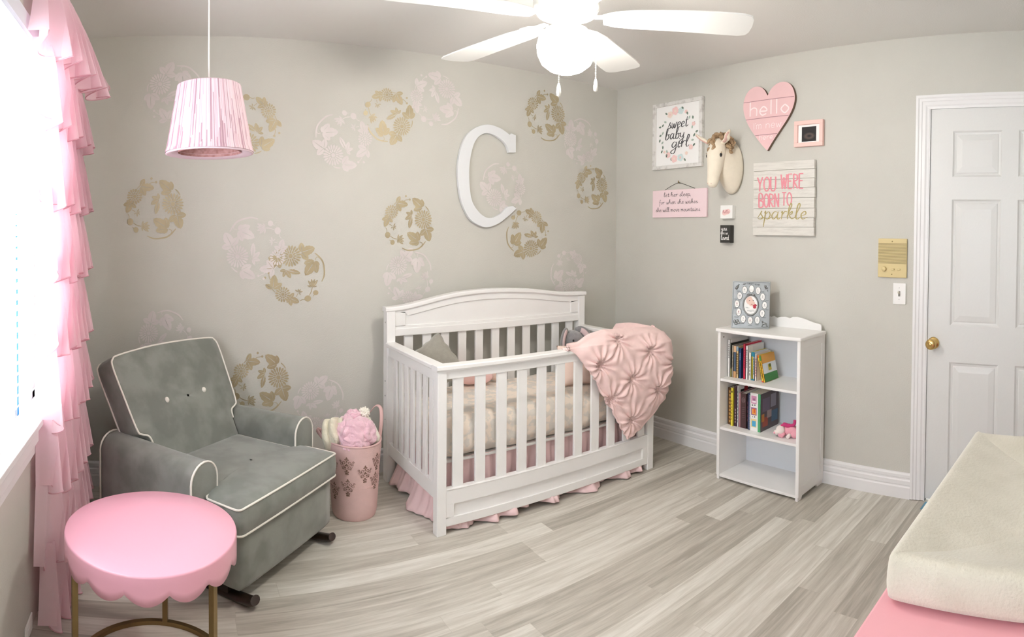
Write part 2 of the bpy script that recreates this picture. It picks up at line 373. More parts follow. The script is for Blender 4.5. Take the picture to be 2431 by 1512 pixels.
# back wall with its stencilled rosettes
wb = MB().box((-.12, 0, 0), (W + .1, .1, H))
def leaf(mb, T, bx, by, tx, ty, wd, mi):
    dx, dy = tx - bx, ty - by; L = hypot(dx, dy); ux, uy = dx / L, dy / L; nx, ny = -uy, ux
    prof = [(.0, .0), (.1, .42), (.25, .82), (.33, .78), (.45, 1), (.54, .9), (.68, .86), (.76, .66), (.88, .5), (1, 0)]
    for sg in (1, -1):
        g = .035 * L * sg
        pts = [(bx + ux * t * L + nx * g * (1 - t), by + uy * t * L + ny * g * (1 - t)) for t in (0, .5, 1)]
        out = [(bx + ux * t * L + nx * sg * (q * wd * L * .5), by + uy * t * L + ny * sg * (q * wd * L * .5)) for t, q in prof[::-1] if q > .1]
        patch(mb, pts + out, T, mi)
def flower(mb, T, cx, cy, r, mi, rings=((.24, .52, 12), (.5, .98, 20))):
    disc(mb, cx, cy, r * .2, r * .2, T, mi, 14)
    for k, (a, b, n) in enumerate(rings):
        for i in range(n):
            t = 2 * pi * (i + .5 * k) / n; hw = pi / n * .78 * (a + b) / 2 * r
            q = []
            for s_, ww in ((a, .35), (a + (b - a) * .4, .9), (a + (b - a) * .75, 1), (b, .25)):
                q.append((s_ * r, ww * hw))
            pts = [(s_, ww) for s_, ww in q] + [(s_, -ww) for s_, ww in q[::-1]]
            patch(mb, [(cx + s_ * cos(t) - ww * sin(t), cy + s_ * sin(t) + ww * cos(t)) for s_, ww in pts], T, mi)
def stencil(mb, cx, cz, r, rot, mi, mirror=1):
    c, s_ = cos(radians(rot)), sin(radians(rot))
    def T(x, y):
        x *= mirror
        return (cx + r * (x * c - y * s_), -.0012 - .0002 * mi, cz + r * (x * s_ + y * c))
    g = lambda x, y: ((x - 790) / 640, (760 - y) / 640)
    flower(mb, T, *g(700, 400), .35, mi); flower(mb, T, *g(540, 1170), .26, mi, ((.25, .5, 10), (.52, .95, 16)))
    for (b, tips, w_) in [((425, 425), [(240, 440), (222, 670), (490, 640)], .62), ((930, 325), [(920, 130), (1200, 240), (1060, 480)], .7),
                         ((1195, 510), [(975, 550), (1000, 795), (1245, 750), (1300, 590)], .6), ((600, 680), [(480, 700), (545, 825), (705, 845)], .5),
                         ((640, 690), [(905, 750)], .38), ((340, 1050), [(185, 970), (375, 775), (525, 950)], .6), ((680, 1250), [(770, 1145), (875, 1340), (715, 1405), (620, 1340)], .6)]:
        for t_ in tips: leaf(mb, T, *g(*b), *g(*t_), w_, mi)
    for b, tips in [((1150, 1030), [(1060, 900), (1130, 865), (1200, 870), (1262, 890), (1040, 1000), (1245, 1015)]), ((868, 1130), [(790, 1085), (855, 1060), (910, 1065), (955, 1120), (905, 1190)])]:
        for t_ in tips: leaf(mb, T, *g(*b), *g(*t_), .32, mi)
    for x, y, rr in [(1055, 1265, .11), (1220, 1150, .09), (180, 830, .04), (255, 735, .04)]: disc(mb, *g(x, y), rr, rr * .9, T, mi, 12)
    for st, w_ in [([(1200, 340), (1310, 440), (1380, 560), (1400, 780), (1345, 925)], .05), ([(400, 350), (450, 295), (520, 250)], .035), ([(1150, 1030), (1130, 1120), (1080, 1205)], .025),
                   ([(1310, 440), (1240, 425), (1210, 490)], .02), ([(890, 1315), (940, 1285), (1000, 1290)], .02), ([(850, 1160), (815, 1225)], .02), ([(255, 740), (270, 840), (310, 900)], .02), ([(320, 1060), (380, 1120)], .02), ([(1165, 1220), (1200, 1180)], .02)]:
        ribbon(mb, [g(*q) for q in st], w_, T, mi, taper=True)
ST = [(1, 1.142, 1.134, .172, 0), (1, 1.804, 1.413, .163, -90), (1, 1.686, 2.019, .158, -140), (1, 2.767, 2.129, .168, -90), (1, 3.165, 1.685, .155, -90), (1, 2.627, 1.357, .168, 180),
      (1, .394, 1.487, .167, -90), (1, .90, 1.93, .168, 160), (1, .956, .55, .168, -90), (2, .501, 2.087, .165, 40), (2, .923, 1.272, .176, 100), (2, 1.414, 1.863, .170, 130),
      (2, 1.975, 2.141, .165, -60), (2, 1.805, 1.105, .160, 30), (2, 2.441, 1.645, .165, 120), (2, 2.963, 1.10, .155, 170), (2, 3.06, 1.99, .16, 70), (2, 1.276, .42, .15, 20), (2, .44, .80, .15, 60)]
for k, x, z, r, rot in ST: stencil(wb, x, z, r, rot, k)
struct(wb.build('wall_back', [WALL, GOLDP, PEARL], weld=False), 'greige wall stencilled with gold and pearl flower rosettes')
# right wall with the door opening
d0, d1 = DY - .075, DY - .075 - .75          # leaf from y=d0 (latch side) to d1
DH = 2.023
rw = MB().box((W, d0, 0), (W + .1, .1, H)).box((W, d1, DH), (W + .1, d0, H)).box((W, FY - .1, 0), (W + .1, d1, H))
struct(rw.build('wall_right', WALL, weld=False), 'plain greige wall with a white door')
# left wall with the window opening
y0, y1, z0, z1 = -2.78, -.93, .72, 2.03
lw = MB().box((-.12, FY - .1, 0), (0, y0, H)).box((-.12, y1, 0), (0, 0, H)).box((-.12, y0, 0), (0, y1, z0)).box((-.12, y0, z1), (0, y1, H))
struct(lw.build('wall_left', WALL, weld=False), 'greige wall around the window')
struct(MB().box((-.12, FY - .1, 0), (W + .1, FY, H)).build('wall_front', WALL))
# baseboards: stepped profile
BP = [(0, 0), (.016, 0), (.016, .058), (.012, .064), (.012, .068), (.014, .072), (.014, .092), (.009, .098), (.009, .104), (.011, .108), (.011, .122), (.006, .130), (0, .132)]
def base_board(name, p, q, nrm):
    mb = MB(); n = len(BP); vs = [(P_[0] + nrm[0] * a, P_[1] + nrm[1] * a, b) for P_ in (p, q) for a, b in BP]
    mb.add(vs, [(i, i + 1, n + i + 1, n + i) for i in range(n - 1)] + [tuple(range(n)), tuple(range(n, 2 * n))])
    return struct(mb.build(name, TRIM))
base_board('baseboard_back', (0, 0), (W, 0), (0, -1)); base_board('baseboard_right', (W, 0), (W, DY + .001), (-1, 0)); 
# door
dr = thing('door_1', (W + .02, (d0 + d1) / 2, 0), None, None); dr['kind'] = 'structure'; dr['label'] = 'white six panel interior door in a moulded casing'
lf = MB()
XF = W + .004                                     # face of the leaf
cols = [(-.118, -.372), (-.455, -.70)]
rows = [(.135, .727), (.915, 1.557), (1.672, 1.905)]
ys = sorted({0, -.75} | {v for c_ in cols for v in c_}, reverse=True); zs = [.012] + [v for r_ in rows for v in r_] + [DH - .003]
for i in range(len(ys) - 1):
    for j in range(len(zs) - 1):
        ya, yb_, za, zb_ = d0 + ys[i], d0 + ys[i + 1], zs[j], zs[j + 1]
        hole = any(abs(ys[i] - c_[0]) < 1e-6 for c_ in cols) and any(abs(zs[j] - r_[0]) < 1e-6 for r_ in rows)
        if not hole: lf.add([(XF, ya, za), (XF, yb_, za), (XF, yb_, zb_), (XF, ya, zb_)], [(0, 1, 2, 3)])
        else:
            rings = []
            for ins, dep in ((0, 0), (.008, .007), (.018, .009), (.022, .006), (.05, .001), (.052, .001)):
                rings.append([(XF + dep, ya - ins, za + ins), (XF + dep, yb_ + ins, za + ins), (XF + dep, yb_ + ins, zb_ - ins), (XF + dep, ya - ins, zb_ - ins)])
            vs = [p for r_ in rings for p in r_]
            lf.add(vs, [(4 * k + e, 4 * k + (e + 1) % 4, 4 * k + 4 + (e + 1) % 4, 4 * k + 4 + e) for k in range(5) for e in range(4)] + [(20, 21, 22, 23)])
lf.box((XF + .012, d1, .012), (XF + .035, d0, DH - .003))
lf.build('door_leaf', DOORW, dr)
cs = MB()
PR = [(0, 0), (.018, .0), (.018, .012), (.014, .018), (.014, .03), (.011, .034), (.011, .05), (.007, .058), (.006, .07), (0, .07)]   # (out, across) outer edge first
def casing(path):
    n = len(PR)
    rings = []
    for (y_, z_, ay, az) in path: rings.append([(W - a, y_ + ay * b, z_ + az * b) for a, b in PR])
    vs = [p for r_ in rings for p in r_]
    cs.add(vs, [(k * n + i, k * n + i + 1, (k + 1) * n + i + 1, (k + 1) * n + i) for k in range(len(rings) - 1) for i in range(n - 1)])
casing([(DY, .004, -1, 0), (DY, DH + .067, -1, -1), (d1 - .075, DH + .067, 1, -1), (d1 - .075, .004, 1, 0)])
cs.box((W - .004, d0 - .0, .0), (W + .03, d0 + .006, DH + .003)).box((W - .004, d1 - .006, DH - .001), (W + .03, d0, DH + .006))
cs.build('door_casing', TRIM, dr)
kn = MB(); KT = Matrix.Translation((XF, -2.285, .82)) @ Matrix.Rotation(radians(-90), 4, 'Y')
kn.lathe([(0, 0), (.031, 0), (.031, .006), (.027, .010), (.013, .012), (.012, .025), (.022, .034), (.028, .046), (.027, .056), (.018, .062), (0, .063)], 28, T=KT)
kn.lathe([(0, .062), (.010, .062), (.010, .066), (.008, .068), (0, .067)], 16, T=KT)
tag(kn.build('door_knob', GOLD, dr), 'round polished brass knob')
MB().box((W - .006, -2.221, .805), (W + .003, -2.212, .828)).build('strike_hole', INKB, dr)
# strip of blue tape on the floor at the door foot
tag(MB().box((W - .10, -2.40, .0005), (W - .012, -2.26, .0022)).build('tape_strip', mat('blue_tape', '5f93ad', .6)), 'strip of blue tape on the floor at the foot of the white door', 'tape')

# window: frame, pane, sill
wn = thing('window_1', (0, (y0 + y1) / 2, z0), None, None); wn['kind'] = 'structure'; wn['label'] = 'bright window with white casing and sill'
fr = MB()
for a, b in [((-.10, y0, z0), (-.04, y0 + .05, z1)), ((-.10, y1 - .05, z0), (-.04, y1, z1)), ((-.10, y0, z0), (-.04, y1, z0 + .05)), ((-.10, y0, z1 - .05), (-.04, y1, z1)), ((-.09, (y0 + y1) / 2 - .025, z0), (-.05, (y0 + y1) / 2 + .025, z1))]: fr.box(a, b)
fr.build('window_frame', TRIM, wn, bevel=.003)
gl = N('window_glass'); gt = gl.n('ShaderNodeBsdfTransparent'); gg = gl.n('ShaderNodeBsdfGlossy'); gg.inputs['Roughness'].default_value = .02
gm = gl.n('ShaderNodeMixShader'); gm.inputs[0].default_value = .07
gl.l(gt.outputs[0], gm.inputs[1]); gl.l(gg.outputs[0], gm.inputs[2]); gl.l(gm.outputs[0], gl.out.inputs[0])
MB().box((-.072, y0 + .05, z0 + .05), (-.068, y1 - .05, z1 - .05)).build('window_pane', gl.m, wn)
cg = MB()
for a, b in [((0, y0 - .06, z1), (.014, y1 + .06, z1 + .06)), ((0, y0 - .06, z0), (.014, y0, z1)), ((0, y1, z0), (.014, y1 + .06, z1))]: cg.box(a, b)
cg.build('window_casing', mat('casing_white', 'e2e4ec', .45), wn, bevel=.003)
sl = MB().box((-.04, y0 - .07, .70), (.045, y1 + .07, .722)).box((0, y0 - .06, .645), (.03, y1 + .06, .70)).box((0, y0 - .06, .635), (.012, y1 + .06, .645)).box((0, y0 - .06, .603), (.018, y1 + .06, .637))
sl.build('window_sill', TRIM, wn, bevel=.003)
# blind
SLAT = mat('blind_slat', 'fafafa', .5, trans=.7); TAPE = mat('blind_tape', '3f97cf', .7, trans=.25)
bl = thing('window_blind', (-.02, (y0 + y1) / 2, z1), 'white horizontal slat blind with blue ladder tapes in the window', 'blind')
sm_ = MB(); zz = z0 + .03
while zz < z1 - .05:
    T = Matrix.Translation((-.018, (y0 + y1) / 2, zz)) @ Matrix.Rotation(radians(-52), 4, 'Y')
    sm_.grid(lambda u, v: (-.019 + .038 * u, (v - .5) * (y1 - y0 - .024), .003 * sin(pi * u)), 6, 2, T=T); zz += .036
sm_.build('slats', SLAT, bl, weld=False)
tp = MB()
for yy in (-2.5, -1.86, -1.215):
    tp.box((-.0335, yy - .010, z0 + .02), (-.0325, yy + .010, z1 - .05))
tp.build('ladder_tape', TAPE, bl)
slab('headrail', SLAT, (-.036, y0 + .01, z1 - .05), (.004, y1 - .01, z1 - .004), bl, .003); slab('bottom_rail', SLAT, (-.035, y0 + .01, z0 + .004), (-.001, y1 - .01, z0 + .02), bl, .003)

# ------------------------------------------------------------------ curtain
ct = thing('ruffled_curtain', (.1, -.9, 0), 'tall pink curtain panel of stacked ruffles hanging beside the window', 'curtain')
tiers = [2.21, 1.985, 1.745, 1.485, 1.235, .98, .735, .495, .255, .01]
CY0, CY1 = -1.17, -.62
def tier(i, zt, zb):
    ph = random.uniform(0, 6.28); ph2 = random.uniform(0, 6.28); nw = random.choice((6.3, 7.1, 7.8)); dr_ = random.uniform(-.03, .03)
    flare = [1.5, 1.15, 1.05, 1, 1, 1, .95, .95, .95][i]
    def f(u, v):
        q = v ** .7
        amp = (.006 + .029 * q * flare)
        a = 2 * pi * nw * u + ph + .5 * sin(2 * pi * u * 2 + ph2) + .3 * v
        gather = .003 * sin(2 * pi * 34 * u) * (1 - v) ** 2
        env = (sin(pi * min(1, max(0, u)))) ** .35
        y = CY0 + (CY1 - CY0) * u + .022 * q * cos(a) + (u - .5) * .07 * q * flare
        x = .088 + .018 * q * flare + amp * sin(a) + gather - .035 * (1 - env) + .028 * flare * q * (u - .2) + (.05 * u if i == 0 else 0) * q
        rise = .055 * (1 - (max(0, 1 - (2 * abs(u - .5)) ** 5)) ** .5) * v * v
        z = zt + .035 * (1 - v) - (zt + .035 - zb) * v + rise + .010 * sin(a) * v * v + .012 * sin(a * .5 + ph2) * v + dr_ * (u - .5) * v
        if v > .001 and z < .006: z = .006
        return (max(x, .02), y, z)
    return f
for i in range(9):
    mb = MB(); f = tier(i, tiers[i], tiers[i + 1] - .015)
    mb.grid(f, 190, 26, mi=0)
    # side returns so that the panel closes round to the wall
    mb.grid(lambda u, v: (lambda p: (max(.02, p[0] - u * (.03 + .04 * v)), p[1] - .012 * u, p[2]))(f(0, v)), 5, 20)
    hm = MB(); hm.tube([f(k / 189, 1) for k in range(190)], .0022, 5)
    o = mb.build('ruffle', CURT, ct, weld=False)
    hm.build('hem', CURTH, o)
bk = MB().grid(lambda u, v: (.062 + .006 * sin(40 * u), CY0 + .02 + (CY1 - CY0 - .03) * u, .03 + 2.18 * v), 60, 8).build('lining', CURT, ct)
rd = thing('curtain_rod', (.09, -1.85, 2.23), 'slim white rod carrying the pink ruffled curtain', 'curtain rod')
MB().tube([(.075, -2.95, 2.235), (.075, -.5, 2.235)], .009, 12).build('rod', CORD, rd)
for yy in (-2.9, -.56): MB().box((0, yy - .01, 2.225), (.075, yy + .01, 2.245)).build('bracket', CORD, rd, bevel=.002)
# outlet low on the left wall
ot = thing('wall_outlet', (.003, -1.245, .02), 'white outlet plate low on the window wall beside the curtain', 'outlet')
slab('plate', LAV, (0, -1.285, .003), (.006, -1.195, .060), ot)
for zz in (.032,): slab('socket', LAV, (.006, -1.272, zz - .013), (.009, -1.242, zz + .013), ot, .003)

# ------------------------------------------------------------------ pendant
pd = thing('pendant_lamp', (.62, -.95, H), 'pink raffia drum pendant hanging on a white cord', 'pendant lamp')
ptop, pbot = 1.895, 1.650; pc = (.622, -.945)
MB().tube([(.618, -.948, H), (.623, -.946, 2.2), (.6215, -.944, 2.0), (pc[0], pc[1], 1.9)], .0032, 8).build('cord', CORD, pd)
MB().lathe([(0, 0), (.045, 0), (.045, -.02), (.01, -.03), (0, -.03)], 24, (pc[0], pc[1], H)).build('ceiling_rose', CORD, pd)
sh = MB(); NS = 300
rnds = [random.uniform(-1, 1) for _ in range(NS)]
def shp(u, v):
    k = int(u * NS) % NS
    r = (.117 + (.161 - .117) * v) * (1 + .006 * rnds[k] + .003 * sin(v * 20 + rnds[k] * 9))
    if 0.05 < v < .96: pass
    if v > .96: r *= 1.015
    return (pc[0] + r * cos(2 * pi * u), pc[1] + r * sin(2 * pi * u), ptop - (ptop - pbot) * v)
sh.grid(shp, NS, 30, cu=True)
for i in range(NS):
    c_ = random.choice((0, 0, 0, 1, 1, 2)); j = 0
    while j < 29:
        L_ = random.randint(6, 29)
        for q in range(j, min(29, j + L_)): sh.mi[i * 29 + q] = c_
        j += L_; c_ = random.choice((0, 0, 0, 1, 1, 2)) if random.random() < .7 else c_
so_ = sh.build('lamp_shade', [SHADE, mat('raffia_mid', 'd0b2bb', .9), mat('raffia_dark', 'ab8793', .9)], pd)
MB().lathe([(.161, 0), (.163, -.004), (.155, -.006), (.118, .006), (.114, .01)], 60, (pc[0], pc[1], pbot)).build('lower_rim', SHADE, pd)
MB().lathe([(.116, 0), (.1, .12), (.098, ptop - pbot - .01)], 60, (pc[0], pc[1], pbot)).build('shade_lining', SHADEI, pd)
MB().lathe([(.117, 0), (.112, .003), (.10, .001), (.0, .003)], 40, (pc[0], pc[1], ptop)).build('top_disc', SHADE, pd)
MB().lathe([(0, .03), (.018, .03), (.018, -.02), (0, -.02)], 20, (pc[0], pc[1], ptop - .05)).build('bulb_holder', CORD, pd)

# ------------------------------------------------------------------ ceiling fan
fx_, fy_ = 1.79, -1.46
fan = thing('ceiling_fan', (fx_, fy_, H), 'white five blade ceiling fan with a glowing globe light', 'ceiling fan')
FAN = mat('fan_white', 'eeeeea', .4)
MB().lathe([(0, 0), (.07, 0), (.068, -.03), (.04, -.045), (.018, -.05), (.018, -.12), (.05, -.125), (.105, -.14), (.12, -.165), (.12, -.235), (.105, -.262), (.06, -.275), (.045, -.29), (.0, -.29)], 40, (fx_, fy_, H)).build('motor_housing', FAN, fan)
zb = 2.115
BL = [(.13, .034), (.17, .054), (.24, .068), (.40, .078), (.56, .085), (.625, .084), (.652, .074), (.662, .050), (.666, 0)]
for k in range(5):
    a = radians(28 + 72 * k)
    T = Matrix.Translation((fx_, fy_, zb)) @ Matrix.Rotation(a, 4, 'Z') @ Matrix.Rotation(radians(-6), 4, 'X')
    b_ = MB().prism([(x, y) for x, y in BL] + [(x, -y) for x, y in BL[::-1][1:]], -.003, .003, T=T).build('blade', FAN, fan, bevel=.0015)
    T2 = Matrix.Translation((fx_, fy_, zb + .006)) @ Matrix.Rotation(a, 4, 'Z')
    MB().prism([(.10, .012), (.15, .014), (.17, .03), (.21, .034), (.225, 0), (.21, -.034), (.17, -.03), (.15, -.014), (.10, -.012)], 0, .006, T=T2).build('blade_iron', FAN, b_, bevel=.001)
GLB = emis('globe_glow', (1.0, .955, .885, 1), LAMP)
MB().lathe([(0, -.0), (.05, 0), (.052, -.03), (.05, -.035), (0, -.036)], 32, (fx_, fy_, 2.11)).build('light_fitter', FAN, fan)
MB().lathe([(.048, .075), (.075, .065), (.098, .04), (.106, .01), (.103, -.022), (.088, -.055), (.06, -.077), (.03, -.088), (0, -.092)], 40, (fx_, fy_, 2.015)).build('globe', GLB, fan)
CHN = mat('pull_white', 'f3f0e8', .4)
for px, py, z_, zt in ((1.70, -1.535, 1.862, 2.03), (1.865, -1.535, 1.905, 2.03)):
    c_ = MB()
    q = zt
    while q > z_: c_.ell((px, py, q), (.0022, .0022, .0026), 8, 6); q -= .006
    o = c_.build('pull_chain', CHN, fan, weld=False)
    MB().lathe([(0, .002), (.003, 0), (.0065, -.012), (.0085, -.03), (.007, -.042), (0, -.046)], 16, (px, py, z_)).build('pull_knob', CHN, o)

# ------------------------------------------------------------------ letter C
Cp = [(2.514, 1.973), (2.482, 1.982), (2.468, 1.971), (2.44, 1.988), (2.387, 2.010), (2.31, 2.02), (2.229, 1.994), (2.161, 1.937), (2.122, 1.844), (2.107, 1.731), (2.119, 1.604), (2.144, 1.518), (2.188, 1.446), (2.248, 1.408), (2.314, 1.395), (2.391, 1.419), (2.465, 1.469), (2.523, 1.516), (2.496, 1.531), (2.454, 1.523), (2.412, 1.482), (2.349, 1.455), (2.298, 1.457), (2.248, 1.491), (2.207, 1.546), (2.189, 1.624), (2.184, 1.736), (2.198, 1.84), (2.23, 1.921), (2.285, 1.962), (2.346, 1.962), (2.408, 1.936), (2.445, 1.904), (2.462, 1.861), (2.515, 1.865)]
def segc(a, b): return [tuple(v[:2]) for v in cat([(x, y, 0) for x, y in Cp[a:b + 1]], 5)]
poly = Cp[0:2] + segc(2, 17)[:-1] + Cp[17:19] + segc(19, 33) + [Cp[34]]
TC = lambda p: (p[0], p[2], p[1])
tag(MB().prism(poly, -.028, -.004, T=TC).build('wall_letter', mat('letter_white', 'e4e6e8', .35), bevel=.002), 'large white wooden letter C on the stencilled wall above the crib', 'wall letter')

# ------------------------------------------------------------------ rocker chair (local frame: u across, n forward, z up)
U2 = (.7196, .6944); N2 = (.6944, -.7196); F2 = (.946, -.85)
def CT(p): return (F2[0] + U2[0] * p[0] + N2[0] * p[1], F2[1] + U2[1] * p[0] + N2[1] * p[1], p[2])
ch = thing('rocking_chair', CT((0, -.3, 0)), 'grey suede upholstered rocker with cream piping and two buttons', 'chair')
def soft(mb, a, b, bulge=(0, 0, 0), n=14, r=.06, T=CT, wob=.0, mi=0):
    """rounded box with bulging faces"""
    c = [(a[i] + b[i]) / 2 for i in range(3)]; h = [(b[i] - a[i]) / 2 for i in range(3)]
    for ax in range(3):
        for sg in (-1, 1):
            o1, o2 = (ax + 1) % 3, (ax + 2) % 3
            def f(u, v):
                p = [0, 0, 0]; p[ax] = sg; p[o1] = 2 * u - 1; p[o2] = 2 * v - 1
                q = []
                for i in range(3):
                    k = bulge[i] * (1 - p[(i + 1) % 3] ** 2) * (1 - p[(i + 2) % 3] ** 2)
                    q.append(p[i] * (h[i] + k))
                inner = [max(-(h[i] - r), min(h[i] - r, q[i])) for i in range(3)]
                d = Vector([q[i] - inner[i] for i in range(3)])
                L = d.length
                m = max(abs(v_) for v_ in d)
                if L > 1e-9 and m > 0: d = d * (m / L)
                w_ = Vector([inner[i] + d[i] + c[i] for i in range(3)])
                if wob: w_ += Vector((1, 1, 1)) * wob * noise.noise(w_ * 7)
                return w_
            mb.grid(f, n, n, mi=mi, T=T)
    return mb
bs = MB(); soft(bs, (-.318, -.60, .062), (.318, 0, .285), (0, .004, 0), r=.02, n=12); bs.build('base', GREY, ch)
# seat cushion, T shaped, slightly crowned
def seat_top(u, n_): return .372 + .022 * (1 - min(1, abs(u) / .34) ** 3) * (1 - min(1, abs(n_ + .2) / .36) ** 4)
out = [(-.335, .018), (.335, .018), (.335, -.155), (.262, -.155), (.262, -.52), (-.262, -.52), (-.262, -.155), (-.335, -.155)]
def rnd_poly(P, r, k=5):
    o = []
    n = len(P)
    for i in range(n):
        p = Vector(P[i]); a = (Vector(P[i - 1]) - p).normalized(); b = (Vector(P[(i + 1) % n]) - p).normalized()
        for j in range(k + 1):
            t = j / k; q = (p + a * r) * (1 - t) ** 2 + p * 2 * t * (1 - t) + (p + b * r) * t ** 2; o.append((q.x, q.y))
    return o
ro = rnd_poly(out, .028)
se = MB(); n = len(ro); cc = Vector((0, -.2))
rings = []
for t, zf, sc in ((0, 0, .96), (0, 0, 1.0), (.5, .5, 1.018), (1, 1, 1.0), (1, 1.0, .9), (1, 1, .75), (1, 1, .5), (1, 1, .25), (1, 1, 0.02)):
    ring = []
    for x, y in ro:
        p = cc + (Vector((x, y)) - cc) * sc
        z = .278 + (seat_top(p.x, p.y) - .278) * zf + (.012 if sc <= .9 and zf == 1 else 0)
        ring.append((p.x, p.y, z))
    rings.append(ring)
se.add([p for r_ in rings for p in r_], [(k * n + i, k * n + (i + 1) % n, (k + 1) * n + (i + 1) % n, (k + 1) * n + i) for k in range(len(rings) - 1) for i in range(n)], 0, True, CT)
so = se.build('seat_cushion', GREY, ch)
MB().tube([CT((x * 1.004, y, seat_top(x, y) + .001)) for x, y in ro], .0042, 8, closed=True).build('piping', PIPING, so)
MB().tube([CT((x * 1.004, y, .281)) for x, y in ro], .0042, 8, closed=True).build('piping', PIPING, so)
# arms
def arm(s_):
    ui, uo = s_ * .262, s_ * .405
    um, hw = (ui + uo) / 2, .0715
    def sec(n_, shrink=0):
        top = .507 - .012 * max(0, (-n_ - .17)) / .5; hw2 = hw - shrink; P = []
        P.append((um - hw2, n_, .075 + shrink)); P.append((um - hw2, n_, .30))
        for k in range(13):
            a = pi - pi * k / 12; P.append((um + hw2 * cos(a), n_, top - hw + hw2 * sin(a) * (1.0)))
        P.append((um + hw2, n_, .30)); P.append((um + hw2, n_, .075 + shrink))
        return P
    ns = [-.155 + 0, -.15, -.17, -.30, -.45, -.60, -.70]
    S = [sec(-.166, .012), sec(-.158, .004), sec(-.164), sec(-.17), sec(-.32), sec(-.5), sec(-.68), sec(-.70, .01)]
    S[0] = [(p[0], -.153, p[2]) for p in S[0]]; S[1] = [(p[0], -.155, p[2]) for p in S[1]]
    n_ = len(S[0]); mb = MB()
    mb.add([p for s2 in S for p in s2], [(k * n_ + i, k * n_ + (i + 1) % n_, (k + 1) * n_ + (i + 1) % n_, (k + 1) * n_ + i) for k in range(len(S) - 1) for i in range(n_)] + [tuple(range(n_)), tuple(range((len(S) - 1) * n_, len(S) * n_))], 0, True, CT)
    o = mb.build('arm', GREY, ch)
    pp = sec(-.157, .001)
    MB().tube([CT((p[0], -.156, p[2])) for p in pp], .0042, 8).build('piping', PIPING, o)
    MB().tube([CT((p[0], -.695, p[2])) for p in sec(-.69, .0)], .0042, 8).build('piping', PIPING, o)
arm(-1); arm(1)
# back
zb0, zb1 = .36, .818
def bkpt(x, z, d):        # d = depth behind the front face
    n_ = -.462 - (z - .36) * .53
    return (x, n_ - d * .88, z - d * .45)
oy = [(-.255, .36), (-.258, .46), (-.268, .495), (-.30, .508), (-.318, .53), (-.333, .66), (-.343, .775), (-.33, .806), (-.29, .818), (-.1, .832), (.1, .832), (.29, .822), (.325, .81), (.338, .775), (.332, .66), (.318, .53), (.30, .508), (.268, .495), (.258, .46), (.255, .36)]
bo = [tuple(v[:2]) for v in cat([(x, y, 0) for x, y in oy], 4)]
bm_ = MB(); n = len(bo); cc = Vector((0, .6)); rings = []
for dd, sc in ((-.026, .02), (-.025, .3), (-.021, .6), (-.012, .85), (-.004, .95), (0, .985), (.004, 1.0), (.03, 1.012), (.09, 1.012), (.118, 1.0), (.125, .97), (.13, .5), (.13, .02)):
    rings.append([])
    for x, z in bo:
        p = cc + (Vector((x, z)) - cc) * sc; d = dd
        for bx in (-.12, .12):
            g = hypot(p.x - bx, p.y - .605)
            if dd < 0: d += .018 * exp(-(g / .035) ** 2)
        rings[-1].append(bkpt(p.x, p.y, d))
bm_.add([p for r_ in rings for p in r_], [(k * n + i, k * n + (i + 1) % n, (k + 1) * n + (i + 1) % n, (k + 1) * n + i) for k in range(len(rings) - 1) for i in range(n)], 0, True, CT)
bo_ = bm_.build('backrest', GREY, ch)
MB().tube([CT(bkpt(x * 1.004, z, .0)) for x, z in bo[4:-4]], .0042, 8).build('piping', PIPING, bo_)
MB().tube([CT(bkpt(x * 1.004, z, .118)) for x, z in bo[4:-4]], .0042, 8).build('piping', PIPING, bo_)
for bx in (-.12, .12):
    mb = MB(); c_ = CT(bkpt(bx, .605, -.012)); mb.ell(c_, (.012, .012, .014), 16, 10); tag(mb.build('button', PIPING, bo_), 'small round cream button')
for s_ in (-1, 1):
    pts = [(s_ * .27, .032, .034), (s_ * .27, .0, .022), (s_ * .27, -.15, .012), (s_ * .27, -.35, .012), (s_ * .27, -.55, .016), (s_ * .27, -.68, .034)]
    mb = MB(); mb.tube([CT(p) for p in cat(pts, 5)], .026, 12, r2=.016)
    mb.box((s_ * .27 - .02, -.52, .02), (s_ * .27 + .02, -.08, .07), T=CT)
    mb.build('rocker_runner', DARKW, ch)

# ------------------------------------------------------------------ scalloped side table
tb = thing('side_table', (.413, -1.35, 0), 'round pink side table with scalloped rim on brass legs', 'table')
tx, ty, tz, tr = .413, -1.35, .452, .262
mb = MB(); NT = 192
def scal(k): return .050 + .030 * abs(sin(pi * 14 * k / NT)) ** .75
mb.lathe([(0, 0), (tr * .6, 0), (tr - .004, 0), (tr - .001, -.002), (tr, -.006)], NT, (tx, ty, tz), T=None)
mb.grid(lambda u, v: (tx + tr * cos(2 * pi * u), ty + tr * sin(2 * pi * u), tz - .006 - (scal(u * NT) - .006) * v), NT, 4, cu=True)
mb.grid(lambda u, v: (tx + (tr - .003) * cos(2 * pi * u), ty + (tr - .003) * sin(2 * pi * u), tz - .008 - (scal(u * NT) - .008) * v), NT, 4, cu=True)
mb.grid(lambda u, v: (tx + (tr - .003 * v) * cos(2 * pi * u), ty + (tr - .003 * v) * sin(2 * pi * u), tz - scal(u * NT)), NT, 2, cu=True)
mb.lathe([(0, -.008), (tr - .003, -.008)], NT, (tx, ty, tz))
mb.build('table_top', PINKT, tb)
for a in (80, -40, 200):
    a = radians(a); x, y = tx + .235 * cos(a), ty + .235 * sin(a)
    MB().box((-.009, -.009, .012), (.009, .009, tz - .01), T=Matrix.Translation((x, y, 0)) @ Matrix.Rotation(a, 4, 'Z')).build('leg', BRASS, tb, bevel=.001)
